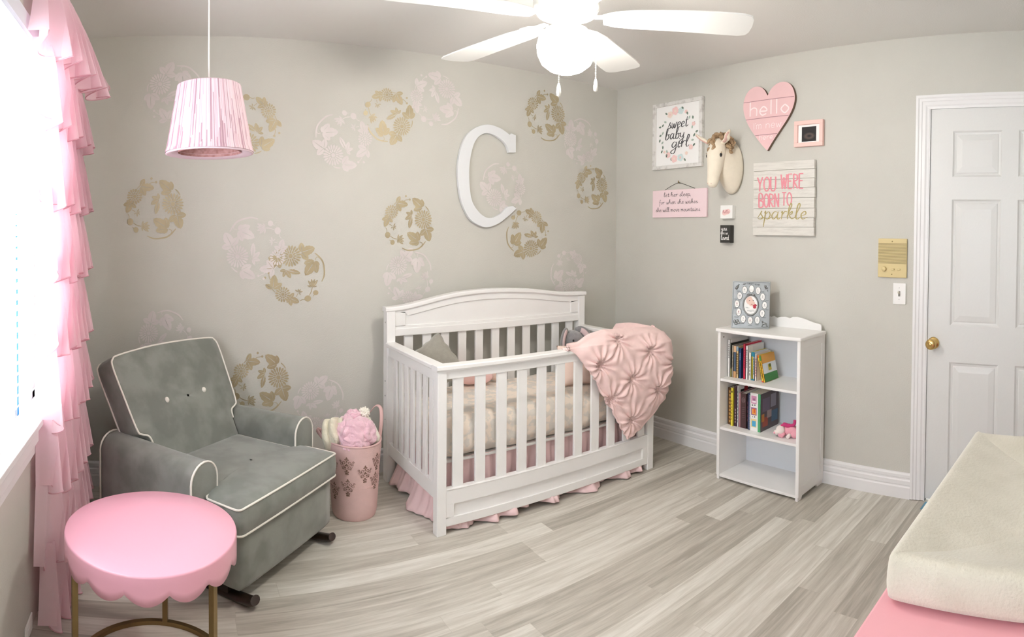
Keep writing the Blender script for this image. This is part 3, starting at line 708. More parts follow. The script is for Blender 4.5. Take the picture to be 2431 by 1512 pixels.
MB().grid(lambda u, v: (tx + (.235 + .008 * [-1, 1, 1, -1][round(v * 4) % 4]) * cos(2 * pi * u), ty + (.235 + .008 * [-1, 1, 1, -1][round(v * 4) % 4]) * sin(2 * pi * u), [.0, .0, .014, .014][round(v * 4) % 4]), 72, 4, cu=True, cv=True, sm=False).build('base_ring', BRASS, tb)

# ------------------------------------------------------------------ hamper and what is in it
hx, hy = 1.345, -.425
hp = thing('storage_hamper', (hx, hy, 0), 'tall pink felt hamper with bronze damask print beside the crib', 'hamper')
def hr(z, a): return (.108 + .022 * min(1, z / .35)) * (1 + .02 * sin(3 * a + 1) * (z / .36)) * (1 if z > .03 else .93 + .07 * (z / .03) ** .5)
def hz(z, a): return z + (z / .36) * .004 * sin(2 * a)
mb = MB(); NH = 72
hzs = [0, .004, .012, .03, .08, .15, .22, .29, .345, .358]
mb.grid(lambda u, v: (lambda z, a: (hx + hr(z, a) * cos(a), hy + hr(z, a) * sin(a), hz(z, a)))(hzs[round(v * 9)], 2 * pi * u), NH, 10, cu=True)
mb.grid(lambda u, v: (lambda z, a: (hx + (hr(z, a) - .006) * cos(a), hy + (hr(z, a) - .006) * sin(a), hz(z, a) + .0001))(.358 - .2 * v, 2 * pi * u), NH, 4, cu=True)
mb.lathe([(0, .0), (.1, .0)], 40, (hx, hy, .0)); mb.lathe([(0, .16), (.12, .16)], 40, (hx, hy, .0))
hbo = mb.build('hamper_body', HAMP, hp)
MB().tube([(hx + (hr(.358, a) - .002) * cos(a), hy + (hr(.358, a) - .002) * sin(a), hz(.358, a)) for a in [2 * pi * k / 60 for k in range(60)]], .005, 8, closed=True).build('rim_binding', HAMPH, hp)
dm = MB()
def HT(ac, zc, s_):
    def T(x, y):
        a = ac + x * s_ / .13; z = zc + y * s_; r = hr(z, a) + .0012; return (hx + r * cos(a), hy + r * sin(a), hz(z, a))
    return T
def damask(ac, zc, s_):
    T = HT(ac, zc, s_)
    for sg in (1, -1):
        for (cx_, cy_, r_, st) in ((.28, .35, .2, -90), (.55, .2, .17, -60), (.3, -.1, .16, -100), (.7, .45, .12, -30)):
            pts = [(sg * (cx_ + r_ * (1 - t * .75) * cos(radians(st) + t * 7.5)), cy_ + r_ * (1 - t * .75) * sin(radians(st) + t * 7.5)) for t in [k / 9 for k in range(10)]]
            ribbon(dm, pts, .055, T, k=2)
        ribbon(dm, [(0, -.55), (sg * .15, -.3), (sg * .4, -.3), (sg * .6, -.0)], .05, T, k=3)
        for (bx, by, tx_, ty_) in ((.05, .0, .2, .12), (.05, -.2, .22, -.1), (.05, -.62, .26, -.55), (.05, -.7, .2, -.85), (.06, .62, .24, .7), (.4, -.35, .5, -.25)):
            leaf(dm, T, sg * bx, by, sg * tx_, ty_, .7, 0)
    for y0_, y1_ in ((.35, .6), (.6, .95), (-.9, -.62), (-.62, -.35), (0, .3)): leaf(dm, T, 0, y0_, 0, y1_, .6, 0)
def camang(): return atan2(-3.137 - hy, .483 - hx)
ca = camang()
for (da, z_) in ((-.95, .25), (-.28, .268), (.42, .23), (1.02, .275), (.95, .185), (-.25, .165), (-.9, .135), (1.6, .22), (-1.6, .2), (2.3, .25), (3.1, .23), (-2.3, .25)): damask(ca + da, z_, .046)
dm.build('damask_print', DAMASK, hbo, weld=False)
def strap(a0, a1, hgt, lean):
    p0 = Vector((hx + hr(.35, a0) * cos(a0), hy + hr(.35, a0) * sin(a0), .345)); p1 = Vector((hx + hr(.35, a1) * cos(a1), hy + hr(.35, a1) * sin(a1), .345))
    o_ = Vector(lean)
    pts = cat([p0 - Vector((0, 0, .05)), p0, p0.lerp(p1, .1) + o_ * .5 + Vector((0, 0, hgt * .6)), p0.lerp(p1, .35) + o_ + Vector((0, 0, hgt * .97)), p0.lerp(p1, .65) + o_ + Vector((0, 0, hgt)), p0.lerp(p1, .92) + o_ * .6 + Vector((0, 0, hgt * .6)), p1, p1 - Vector((0, 0, .05))], 6)
    MB().tube(pts, .0025, 8, r2=.010).build('handle', HAMPH, hp)
strap(.05, .95, .135, (.045, .02, 0)); strap(2.5, 3.2, .05, (-.05, .03, 0))
def lump(name, m, parts, label=None, catg=None, wob=.35, ws=3, group=None, pw=1, crs=0):
    mb = MB()
    for c_, r_ in parts: mb.ell(c_, r_, 90, 60, wob=wob, ws=ws, pw=pw, crs=crs)
    o = mb.build(name, m, weld=False)
    return tag(o, label, catg, group)
def cloth(name, m, pts, wid, label, catg, th=.006, fold=.012, nf=3, seed=1):
    """folded blanket draped along a path of points; wid = list of widths"""
    P = cat(pts, 8); n = len(P); mb = MB(); sd = Vector((seed * 3.1, seed * 1.7, 0))
    side = Vector((cos(ca + pi / 2), sin(ca + pi / 2), 0)); outw = Vector((cos(ca), sin(ca), 0))
    def f(u, v):
        i = u * (n - 1); k = min(int(i), n - 2); p = P[k].lerp(P[k + 1], i - k)
        wi = u * (len(wid) - 1); kk = min(int(wi), len(wid) - 2); w_ = wid[kk] + (wid[kk + 1] - wid[kk]) * (wi - kk)
        q = p + side * (v - .5) * w_ + (outw + Vector((0, 0, .6))) * (fold * sin(2 * pi * nf * v + 2 * u) - .25 * w_ * (2 * v - 1) ** 2)
        return q + Vector((noise.noise(q * 18 + sd), noise.noise(q * 18 + sd * 2), noise.noise(q * 18 + sd * 3))) * .010
    mb.grid(f, 48, 40)
    return tag(mb.build(name, m, solid=th, weld=False), label, catg)
sv = lambda s_, o_, z_: (hx + cos(ca + pi / 2) * s_ + cos(ca) * o_, hy + sin(ca + pi / 2) * s_ + sin(ca) * o_, z_)
tag(lump('fleece_blanket', FUZZP, [(sv(-.005, .035, .392), (.084, .084, .086)), (sv(.0, .07, .372), (.070, .062, .050)), (sv(-.004, -.01, .462), (.040, .042, .034)), (sv(.052, .04, .40), (.052, .052, .062))], wob=.22, ws=2.2, pw=.82, crs=.10), 'fuzzy pink blanket heaped over the hamper rim', 'blanket')
cloth('cream_blanket', FUZZC, [sv(-.085, .03, .31), sv(-.095, .075, .375), sv(-.10, .035, .455), sv(-.075, -.03, .43)], [.08, .10, .085, .06], 'cream fleece blanket folded in the hamper beside the grey chair', 'blanket', fold=.012, nf=2, seed=5, th=.018)
cloth('pink_cloth', FELTP if False else PCUSH, [sv(-.045, .09, .345), sv(-.048, .088, .40), sv(-.043, .04, .445)], [.03, .032, .05], 'smooth pink cloth tucked between the cream and fuzzy blankets', 'cloth', fold=.004, nf=1, seed=3, th=.004)
lump('fluffy_toy', FUZZW, [(sv(.048, -.01, .482), (.024, .024, .024)), (sv(.066, -.01, .447), (.014, .014, .012)), (sv(.055, -.005, .44), (.02, .02, .02))], 'white fluffy toy peeking from the top of the hamper', 'soft toy', wob=.45, ws=4)
cloth('white_cloth', FUZZW, [sv(.10, .02, .33), sv(.095, .03, .385), sv(.075, -.02, .425)], [.04, .055, .05], 'white cloth inside the hamper on the crib side', 'cloth', fold=.004, nf=1, seed=8, th=.006)

# ------------------------------------------------------------------ crib
X0, X1, YF, YB = 1.6126, 2.9708, -.7929, -.125
RT = .765                                          # top of the front rail
PW = .046
cb = thing('baby_crib', ((X0 + X1) / 2, (YF + YB) / 2, 0), 'white slatted baby crib with arched headboard against the stencilled wall', 'crib')
for x in (X0, X1 - PW):
    slab('leg', WHITE, (x, YF, 0), (x + PW, YF + PW, RT - .022), cb, .003)
    slab('leg', WHITE, (x, YB - .035, 0), (x + .05, YB + .02, .955), cb, .003)
# moulded top rails (front and the two sides)
def rail(name, p, q, ov0=0, ov1=0):
    p = Vector(p); q = Vector(q); d = (q - p).normalized(); sd = Vector((-d.y, d.x, 0)); a = p - d * ov0; b = q + d * ov1
    prof = [(-.026, -.026), (-.026, -.022), (-.031, -.018), (-.031, -.004), (-.026, 0), (.026, 0), (.031, -.004), (.031, -.018), (.026, -.022), (.026, -.026)]
    mb = MB(); n = len(prof)
    mb.add([tuple(e + sd * x + Vector((0, 0, z))) for e in (a, b) for x, z in prof], [(i, (i + 1) % n, n + (i + 1) % n, n + i) for i in range(n)] + [tuple(range(n)), tuple(range(n, 2 * n))])
    return mb.build(name, WHITE, cb, bevel=.0012)
rail('top_rail', (X0, YF + .021, RT), (X1, YF + .021, RT), .008, .008)
rail('top_rail', (X0 + .022, YF + .05, RT - .0006), (X0 + .022, YB - .035, RT - .0006)); rail('top_rail', (X1 - .022, YF + .05, RT - .0006), (X1 - .022, YB - .035, RT - .0006))
slab('upper_rail', WHITE, (X0 + PW, YF + .008, .70), (X1 - PW, YF + .034, RT - .024), cb)
lowr = MB().box((X0 + PW, YF + .012, .042), (X1 - PW, YF + .030, .200))
o = lowr.build('lower_rail', WHITE, cb, bevel=.002)
# raised frame of the lower rail panel
fm = MB()
fm.box((X0 + PW, YF + .002, .136), (X1 - PW, YF + .014, .203)).box((X0 + PW, YF + .002, .038), (X1 - PW, YF + .014, .076)).box((X0 + PW, YF + .002, .076), (X0 + PW + .04, YF + .014, .136)).box((X1 - PW - .04, YF + .002, .076), (X1 - PW, YF + .014, .136))
fm.build('panel_frame', WHITE, o, bevel=.002)
slab('bottom_cap', WHITE, (X0 + PW, YF + .0, .200), (X1 - PW, YF + .034, .206), cb)
n_s = 11; sx0, sx1 = 1.723, 2.883
for k in range(n_s):
    x = sx0 + (sx1 - sx0) * k / (n_s - 1)
    slab('slat', WHITE, (x - .0265, YF + .013, .20), (x + .0265, YF + .027, .705), cb, .002)
for x in (X0 + .011, X1 - .033):
    slab('side_rail', WHITE, (x, YF + PW, .688), (x + .022, YB - .035, RT - .024), cb)
    slab('side_rail', WHITE, (x, YF + PW, .150), (x + .022, YB - .035, .218), cb)
    for k in range(7):
        y = YF + .105 + (YB - .09 - YF - .10) * k / 6.4
        slab('slat', WHITE, (x + .004, y - .02, .215), (x + .018, y + .02, .69), cb, .002)
# headboard
hb = [(1.613, .945), (1.66, .946), (1.738, .955), (1.83, .972), (1.945, .995), (2.06, 1.012), (2.2, 1.021), (2.30, 1.022), (2.42, 1.018), (2.56, 1.008), (2.68, .992), (2.80, .978), (2.9, .973), (2.975, .972)]
hbc = [tuple(v[:2]) for v in cat([(x, z, 0) for x, z in hb], 4)]
TH = lambda p: (p[0], p[2], p[1])
mb = MB().prism([(1.66, .83)] + [(x, z - .012) for x, z in hbc if 1.66 < x < 2.925] + [(2.925, .83)], YB - .018, YB + .004, T=TH)
hbo_ = mb.build('headboard', WHITE, cb, bevel=.002)
cap = MB(); n = len(hbc)
prof = [(-.034, -.016), (-.040, -.010), (-.040, 0.004), (-.034, .010), (.018, .010), (.02, -.016)]
cap.add([(x + (-.008 if i == 0 else .008 if i == n - 1 else 0), YB + a, z + b) for i, (x, z) in enumerate(hbc) for a, b in prof], [(i * 6 + k, i * 6 + (k + 1) % 6, (i + 1) * 6 + (k + 1) % 6, (i + 1) * 6 + k) for i in range(n - 1) for k in range(6)] + [tuple(range(6)), tuple(range((n - 1) * 6, n * 6))])
cap.build('headboard_cap', WHITE, cb, bevel=.001)
fr = MB()
top_in = [(x, z - .052) for x, z in hbc if 1.725 < x < 2.865]
fr.prism([(1.66, .925)] + [(x, z - .012) for x, z in hbc if 1.66 < x < 2.925] + [(2.925, .92)] + [(2.865, .915)] + top_in[::-1] + [(1.725, .915)], YB - .026, YB - .017, T=TH)
fr.box((1.66, YB - .026, .845), (1.725, YB - .017, .926)).box((2.865, YB - .026, .845), (2.925, YB - .017, .926))
fr.box((1.66, YB - .026, .800), (2.925, YB - .017, .852))
fr.build('panel_frame', WHITE, hbo_, bevel=.0025, weld=False)
slab('head_rail', WHITE, (1.66, YB - .03, .795), (2.925, YB + .004, .835), cb, .003)
for k in range(11):
    x = 1.75 + k * .1115
    slab('slat', WHITE, (x - .026, YB - .013, .30), (x + .026, YB + .001, .80), cb, .002)
slab('back_rail', WHITE, (1.66, YB - .02, .20), (2.925, YB + .004, .31), cb)
for z in (.55, .47, .34, .87):
    mb = MB(); mb.lathe([(0, 0), (.004, 0), (.003, .002), (0, .002)], 12, T=Matrix.Translation((X0, YB - .012, z)) @ Matrix.Rotation(radians(-90), 4, 'Y')); mb.build('bolt_head', CHROME, cb)
slab('mattress_support', WHITE, (X0 + .05, YF + .06, .30), (X1 - .05, YB - .03, .31), cb)
# mattress
mt = MB()
soft(mt, (X0 + .05, YF + .05, .315), (X1 - .05, YB - .03, .500), (0.004, .004, .014), n=40, r=.06, T=lambda p: tuple(p), wob=.008)
tag(mt.build('mattress', SHEET), 'crib mattress in a cream and grey scroll print sheet', 'mattress')
# crib skirt
sk = MB()
path = [(X0 + .06, YB - .06)] + [(X0 + .052, YF + .075)] + [(X1 - .055, YF + .075)] + [(X1 - .05, YB - .06)]
LEN = [0]
for i in range(3): LEN.append(LEN[-1] + hypot(path[i + 1][0] - path[i][0], path[i + 1][1] - path[i][1]))
def skf(u, v):
    s_ = u * LEN[-1]; i = 0 if s_ < LEN[1] else 1 if s_ < LEN[2] else 2
    t = (s_ - LEN[i]) / (LEN[i + 1] - LEN[i]); a, b = path[i], path[i + 1]
    nx, ny = ((-1, 0), (0, -1), (1, 0))[i]; ed = min(1, min(t, 1 - t) * 12)
    w_ = sin(s_ * 38 + 3.5 * sin(s_ * 7)) * .45 + .5 * sin(s_ * 19 + 2 * sin(s_ * 5)) + .35 * noise.noise(Vector((s_ * 6, v * 3, 1))) + .45 * sin(s_ * 128 + 3 * sin(s_ * 11)) * (1 - v * .8)
    q = v ** 1.3; x = a[0] + (b[0] - a[0]) * t; y = a[1] + (b[1] - a[1]) * t
    out_ = (.008 + .016 * q) * w_ * (.3 + .7 * ed) + .055 * (max(0, v - .60) / .4) ** 1.3 * (1 + .45 * w_)
    if i != 1: out_ *= .8
    z = .312 - .305 * v + (.012 * noise.noise(Vector((s_ * 4, 3, 0))) * q if v < .999 else 0)
    return (x + nx * out_ - ny * .01 * w_ * q, y + ny * out_ + nx * .01 * w_ * q, max(.004, z + (.014 * max(0, sin(s_ * 7 + 1)) * q)))
sk.grid(skf, 620, 22)
tag(sk.build('crib_skirt', SKIRT, solid=.0015, weld=False), 'pink gathered dust ruffle under the crib mattress reaching the floor', 'crib skirt')
# pillows
def pillow(name, m, c, sz, rx=0, ry=0, rz=0, label='', spin=0, scal_=0):
    mb = MB(); T = Matrix.Translation(c) @ Matrix.Rotation(radians(rz), 4, 'Z') @ Matrix.Rotation(radians(rx), 4, 'X') @ Matrix.Rotation(radians(ry), 4, 'Y') @ Matrix.Rotation(radians(spin), 4, 'Z')
    a, b, h = sz
    for sg in (1, -1):
        def f(u, v):
            x, y = 2 * u - 1, 2 * v - 1
            e = (1 - x ** 4) * (1 - y ** 4); pin = 1 - .10 * (abs(x * y)) ** 0 * (x * x * (1 - y * y) * 0 + 0)
            k = 1 - .07 * ((1 - x * x) * y * y + (1 - y * y) * x * x) * (1 if abs(x) > .2 or abs(y) > .2 else 1)
            sc_ = 1 + scal_ * abs(sin(4 * pi * (u + v))) * max(abs(x), abs(y)) ** 8
            return (a * x * k * sc_, b * y * k * sc_, sg * h * max(0, e) ** .45 * (1 + .06 * noise.noise(Vector((x * 2, y * 2, sg * 3)))))
        mb.grid(f, 26, 26, T=T)
    return tag(mb.build(name, m), label, 'pillow')
pillow('crib_pillow', GPIL, (1.80, -.36, .668), (.12, .12, .045), rx=72, rz=-25, spin=38, label='taupe scalloped pillow propped at the left end of the crib', scal_=.06)
pillow('crib_pillow', PCUSH, (2.75, -.46, .622), (.16, .115, .055), rx=68, rz=20, label='large blush pink pillow leaning at the right end of the crib')
pillow('crib_pillow', CREAMP, (2.575, -.56, .62), (.10, .115, .04), rx=70, rz=-15, label='small cream and pink pillow in front of the blush pillow')
pillow('crib_pillow', PCUSH, (2.09, -.27, .572), (.095, .055, .05), rx=12, rz=-15, label='small pink bolster lying against the back of the crib')
lump('knotted_pillow', CREAMP, [((2.235, -.25, .56), (.05, .045, .045))], 'tiny cream cushion beside the pink bolster in the crib', 'pillow', wob=.1)
# grey plush bunny
bn = thing('plush_bunny', (2.77, -.26, .5), 'grey plush bunny with drooping ears in the far crib corner', 'soft toy')
bx, by, bz = 2.775, -.27, .70
MB().ell((bx, by, .605), (.075, .07, .088), 28, 18, wob=.15, ws=3).build('body', PLUSHG, bn)
hd = MB().ell((bx, by - .01, bz), (.068, .066, .060), 32, 22, wob=.08, ws=3).ell((bx - .01, by - .058, bz - .015), (.036, .026, .026), 24, 14, wob=.1).build('head', PLUSHG, bn)
for s_ in (-1, 1):
    pts = cat([(bx + s_ * .03, by, bz + .055), (bx + s_ * .065, by - .02, bz + .055), (bx + s_ * .098, by - .04, bz + .01), (bx + s_ * .105, by - .05, bz - .06), (bx + s_ * .10, by - .05, bz - .11)], 5)
    nn = len(pts); rr = [.010 + .02 * sin(pi * min(1, (i + 2) / nn)) for i in range(nn)]
    e_ = MB().tube(pts, [r_ * .35 for r_ in rr], 14, r2=rr).build('ear', PLUSHG, bn)
    MB().tube([p + Vector((-s_ * .002, -.009, 0)) for p in pts[4:-2]], [r_ * .2 for r_ in rr[4:-2]], 10, r2=[r_ * .6 for r_ in rr[4:-2]]).build('ear_lining', mat('pink_plush', 'd9c3c4', 1, bump=.6, bs=300), e_)
    MB().ell((bx + s_ * .026 - .012, by - .068, bz + .008), (.006, .005, .007), 12, 8).build('eye', INKB, bn)
MB().ell((bx - .012, by - .086, bz - .006), (.007, .005, .005), 12, 8).build('nose', mat('nose_pink', 'b78f8f', .6), bn)
for s_ in (-1, 1): MB().tube([(bx + s_ * .06, by - .02, .63), (bx + s_ * .09, by - .06, .58), (bx + s_ * .08, by - .09, .54)], [.024, .026, .028], 14).build('arm', PLUSHG, bn)

# pink ruched comforter thrown over the corner of the crib
ROS = [(2.518, .672), (2.665, .785), (2.891, .70), (2.743, .565), (2.950, .470), (2.61, .472), (2.755, .335), (3.06, .60)]
lower = [(0, .780), (.05, .745), (.134, .635), (.235, .48), (.33, .315), (.373, .235), (.42, .245), (.50, .29), (.58, .345), (.64, .40), (.8, .45), (1, .53)]
def lerp_tab(tab, u):
    for (a, b), (c_, d_) in zip(tab, tab[1:]):
        if u <= c_: t = (u - a) / (c_ - a); return b + (d_ - b) * t
    return tab[-1][1]
XA, XB = 2.325, 3.01; LF = XB - XA; LS = .40; RC = .05
def cpath(u):      # position and outward normal of the hanging sheet, seen from above
    s_ = u * (LF + LS)
    if s_ < LF: return (XA + s_, YF - .012, 0, -1)
    t = s_ - LF; a = min(t / RC, pi / 2)
    if t < RC * pi / 2: return (XB + RC * sin(a), YF - .012 + RC * (1 - cos(a)), sin(a), -cos(a))
    return (XB + RC, YF - .012 + RC + (t - RC * pi / 2), 1, 0)
def comf(u, v):
    x, y, nx, ny = cpath(u); zt = .778 + .030 * sin(pi * min(1, u * 1.25)) + .022 * max(0, sin(2 * pi * (u * 1.6 - .1)))
    if v < .38:          # on top of the rails and down inside
        t = (.38 - v) / .38                       # 0 at the edge, 1 inside
        run = .24 * t * min(1, .14 + u * 1.5)
        xx, yy = x - nx * run, y - ny * run
        if ny < 0 and u * (LF + LS) > LF: yy = y - ny * run
        z = zt + .022 * sin(pi * min(1, t * 2.2)) - .16 * max(0, t - .25) * min(1, u * 2.2) + .012 * noise.noise(Vector((x * 9, t * 4, 2)))
        if t > .15: z = max(z, .62)
        k = 0
    else:
        t = (v - .38) / .62; zb_ = lerp_tab(lower, u); z = zt - .004 + (zb_ - zt) * t; xx, yy = x, y
        full = min(1, (zt - zb_) / .2)
        k = (.020 + .050 * sin(pi * min(1, t * .95 + .08)) ** .7 * (.4 + .6 * u)) * full * min(1, t * 6 + .2)
        sx = x if ny < -.5 else XB + (u * (LF + LS) - LF)
        for (rx_, rz_) in ROS:
            g = hypot(sx - rx_, z - rz_); th = atan2(z - rz_, sx - rx_)
            k -= .022 * exp(-(g / .030) ** 2) * full
            k += (.0074 * sin(11 * th + rx_ * 40 + 2 * noise.noise(Vector((th, rx_, 0)))) * exp(-((g - .055) / .05) ** 2) + .0048 * sin(19 * th + 3) * exp(-(g / .07) ** 2)) * full
            if g < .03: k += .006 * noise.noise(Vector((sx * 200, z * 200, 3))) + .004 * sin(g * 900)
        k += .007 * noise.noise(Vector((sx * 14, z * 14, 5)))
    return (xx + nx * k, yy + ny * k, z)
cm = MB(); cm.grid(comf, 260, 210)
cmo = cm.build('ruched_comforter', COMF, solid=.012, weld=False, so=-1)
tag(cmo, 'pale pink comforter with gathered rosettes thrown over the crib corner', 'comforter')

# ------------------------------------------------------------------ bookcase
BX0, BX1 = 3.102, W - .018; BY0, BY1 = -1.155, -1.672
bc = thing('bookcase', ((BX0 + BX1) / 2, (BY0 + BY1) / 2, 0), 'small white three shelf bookcase against the right wall', 'bookcase')
def side(y, sg):
    pts = [(BX0, 0), (BX0 + .04, 0), (BX0 + .052, .022), (BX1 - .075, .022), (BX1 - .06, 0), (BX1, 0), (BX1, .822), (BX0, .822)]
    mb = MB().prism(pts, min(y, y - sg * .015), max(y, y - sg * .015), T=lambda p: (p[0], p[2], p[1]))
    o = mb.build('side_panel', WHITE, bc, bevel=.0015)
    st = MB(); ya, yb_ = y, y + sg * .004
    for a, b in [((BX0, .022), (BX0 + .035, .822)), ((BX1 - .035, .022), (BX1, .822)), ((BX0 + .035, .78), (BX1 - .035, .822)), ((BX0 + .035, .022), (BX1 - .035, .07))]:
        st.box((a[0], min(ya, yb_), a[1]), (b[0], max(ya, yb_), b[1]))
    st.build('stile', WHITE, o, bevel=.001)
side(BY0, 1); side(BY1, -1)
for z, nm in ((.028, 'shelf'), (.292, 'shelf'), (.562, 'shelf')):
    pts = [(BX0 + .004, BY0 - .015), (BX1 - .006, BY0 - .015), (BX1 - .006, BY1 + .015), (BX0 + .004, BY1 + .015)]
    MB().prism(pts, z - .014, z, T=None).build(nm, WHITE, bc, bevel=.002)
tp_ = [(BX0 - .012, BY0 + .012), (BX1, BY0 + .012), (BX1, BY1 - .012), (BX0 - .012, BY1 - .012)]
bow = [(BX0 - .012 - .012 * sin(pi * k / 12), BY1 - .012 + (BY0 - BY1 + .024) * k / 12) for k in range(13)]
MB().prism([(BX1, BY0 + .012), (BX1, BY1 - .012)] + bow, .822, .842).build('top_board', WHITE, bc, bevel=.006, seg=3)
slab('back_panel', mat('pale_back', 'dfe3e8', .5), (BX1 - .008, BY1 + .015, .02), (BX1 - .002, BY0 - .015, .822), bc, 0)
gp = [(BY0 - .01, .842), (BY0 - .01, .862), (BY0 - .05, .875), (-1.27, .897), (-1.31, .904), (-1.335, .893), (-1.353, .900), (-1.378, .891), (-1.40, .900), (-1.435, .903), (-1.463, .895), (-1.48, .905), (-1.51, .908), (-1.56, .899), (-1.61, .885), (-1.655, .878), (-1.662, .87), (-1.662, .842)]
MB().prism(gp, BX1 - .022, BX1 - .010, T=lambda p: (p[2], p[0], p[1])).build('gallery_rail', WHITE, bc, bevel=.002)
MB().ell((BX0 + .03, BY0 - .0155, .79), (.004, .002, .004), 10, 8).build('screw_hole', INKB, bc)

# books: spine at the front (low x), standing on a shelf
def bookmat(c, r=.5): return mat('cover_' + c, c, r)
def book(yl, yr, zs_, h, depth, xf_, cover, label, page='efe9db', marks=(), lean=0, group='', spine=None, img=None):
    t = yl - yr
    bk_ = thing('book', (xf_ + depth / 2, (yl + yr) / 2, zs_), label, 'book', group)
    T = Matrix.Translation((xf_, yl, zs_)) @ Matrix.Rotation(radians(lean), 4, 'X')
    ct_ = min(.0022, t * .2)
    cv = MB().box((0, -t, 0), (depth, -t + ct_, h), T=T).box((0, -ct_, 0), (depth, 0, h), T=T).box((0, -t, 0), (ct_, 0, h), T=T)
    ms = [bookmat(cover), bookmat(spine or cover)]
    cv.mi = [0] * 12 + [1] * 6
    pal = {}
    def TT(x, y): return tuple(T @ Vector((-.0005, -x, y)))
    for mk in marks:
        c_, x0_, x1_, z0_, z1_ = mk
        if c_ not in pal: ms.append(bookmat(c_)); pal[c_] = len(ms) - 1
        patch(cv, [(x0_ * t, z0_ * h), (x1_ * t, z0_ * h), (x1_ * t, z1_ * h), (x0_ * t, z1_ * h)], TT, pal[c_])
    if img:
        for c_, ax, bx_, az, bz_ in img:
            if c_ not in pal: ms.append(bookmat(c_)); pal[c_] = len(ms) - 1
            patch(cv, [(ax, az), (bx_, az), (bx_, bz_), (ax, bz_)], lambda x, y: tuple(T @ Vector((x * depth, -t - .0005, y * h))), pal[c_])
    cv.build('cover', ms, bk_, weld=False)
    MB().box((ct_, -t + ct_ * .9, .002), (depth - .003, -ct_ * .9, h - .002), T=T).build('pages', bookmat(page, .8), bk_)
    return bk_
G1 = 'children\'s books on the upper shelf'; G2 = 'books on the middle shelf'
Z1, Z2 = .5625, .2925
dash = lambda c_, z0_, z1_, n_, a=.35, b=.65: [(c_, a, b, z0_ + (z1_ - z0_) * (k + .1) / n_, z0_ + (z1_ - z0_) * (k + .75) / n_) for k in range(n_)]
book(-1.176, -1.190, Z1, .210, .17, 3.165, 'efefec', 'tall white book first from the bookcase side on the upper shelf', marks=dash('3a3a3a', .5, .9, 7), group=G1)
book(-1.191, -1.199, Z1, .190, .17, 3.170, '34332d', 'thin black book right after the tall white one', marks=[('8f8a4a', 0, 1, .0, .25)], group=G1)
book(-1.200, -1.212, Z1, .180, .17, 3.170, 'a79d8c', 'greyish tan book between the thin black and blue spotted ones', marks=dash('776d5c', .3, .8, 4), group=G1)
book(-1.213, -1.230, Z1, .178, .17, 3.170, '4f5f74', 'slate blue book with peach bands on the upper shelf', marks=[('d8b08a', 0, 1, .8, 1), ('c99a6c', 0, 1, .0, .2)], group=G1)
book(-1.231, -1.246, Z1, .176, .17, 3.170, 'd9bf8c', 'straw coloured book with lettering down its spine', marks=[('7f98a8', 0, 1, .86, 1)] + dash('8a6d3a', .12, .8, 9, .25, .75), group=G1)
book(-1.247, -1.264, Z1, .168, .15, 3.172, '22406f', 'navy blue book on the upper shelf beside the straw one', marks=dash('8fa3bd', .6, .85, 4), group=G1)
book(-1.274, -1.290, Z1, .195, .16, 3.175, 'c92a47', 'tall crimson book on the upper shelf', marks=dash('7c1a2d', .3, .85, 8), group=G1)
book(-1.291, -1.306, Z1, .186, .16, 3.175, 'f1f0ee', 'white book standing right beside the crimson one', marks=dash('444444', .35, .9, 10), group=G1)
book(-1.308, -1.326, Z1, .150, .14, 3.178, 'ece9e2', 'short off-white book before the yellow and teal spine', marks=dash('777777', .15, .8, 5), group=G1)
book(-1.327, -1.337, Z1, .156, .14, 3.178, 'e8dc52', 'narrow yellow book with teal ends', marks=[('2f8ea0', 0, 1, .84, 1), ('2f8ea0', 0, 1, 0, .05)], group=G1)
book(-1.338, -1.348, Z1, .156, .14, 3.178, 'e9eef0', 'narrow white book with teal ends next to the yellow one', marks=[('2b87a8', 0, 1, .84, 1), ('2b87a8', 0, 1, 0, .05)] + dash('557a88', .2, .8, 7), group=G1)
book(-1.350, -1.362, Z1, .148, .14, 3.178, 'f0e6de', 'cream book with red lettering before the leaning books', marks=dash('c8453c', .15, .85, 7, .4, .7), group=G1)
LN = -13
def lean_at(yb_): return yb_
book(-1.402, -1.412, Z1, .146, .135, 3.172, 'f2cf4a', 'slim yellow book leaning at the end of the upper row', lean=LN, marks=[('e8742c', 0, 1, .9, 1), ('e0523a', 0, 1, 0, .05)] + dash('b5822c', .2, .8, 6), group=G1)
book(-1.4125, -1.4235, Z1, .146, .135, 3.172, 'f2c23f', 'leaning book with green and white cover at the row end', lean=LN, marks=[('4d8b43', 0, 1, .8, 1)] + dash('c07a28', .15, .7, 5), group=G1,
     img=[('e8ecec', 0, 1, 0, 1), ('3f8440', 0, 1, 0, .3), ('e2a549', 0, 1, .68, 1), ('c9b63f', .38, .62, .38, .6), ('6f7a2f', .45, .6, .5, .62)])
book(-1.176, -1.203, Z2, .208, .17, 3.172, '5c3c1d', 'brown book with tan patterned spine on the middle shelf', marks=dash('b98b4a', .05, .95, 9, .3, .95), group=G2)
book(-1.205, -1.222, Z2, .212, .17, 3.158, 'eddb42', 'bright yellow book on the middle shelf', marks=dash('b38d2c', .15, .7, 7) + [('3a3520', .3, .7, .88, .93)], group=G2)
book(-1.223, -1.243, Z2, .225, .18, 3.165, '3d2434', 'dark plum book next to the bright yellow one', marks=dash('b9a39c', .08, .45, 5), group=G2)
book(-1.2435, -1.253, Z2, .228, .18, 3.165, 'e4e4e4', 'tall white book behind the slim pink ones', marks=dash('4a5b73', .1, .9, 9), group=G2, img=[('f0f0f0', 0, 1, 0, 1), ('303030', .1, .9, .84, .9), ('b0303a', .3, .5, .82, .95)])
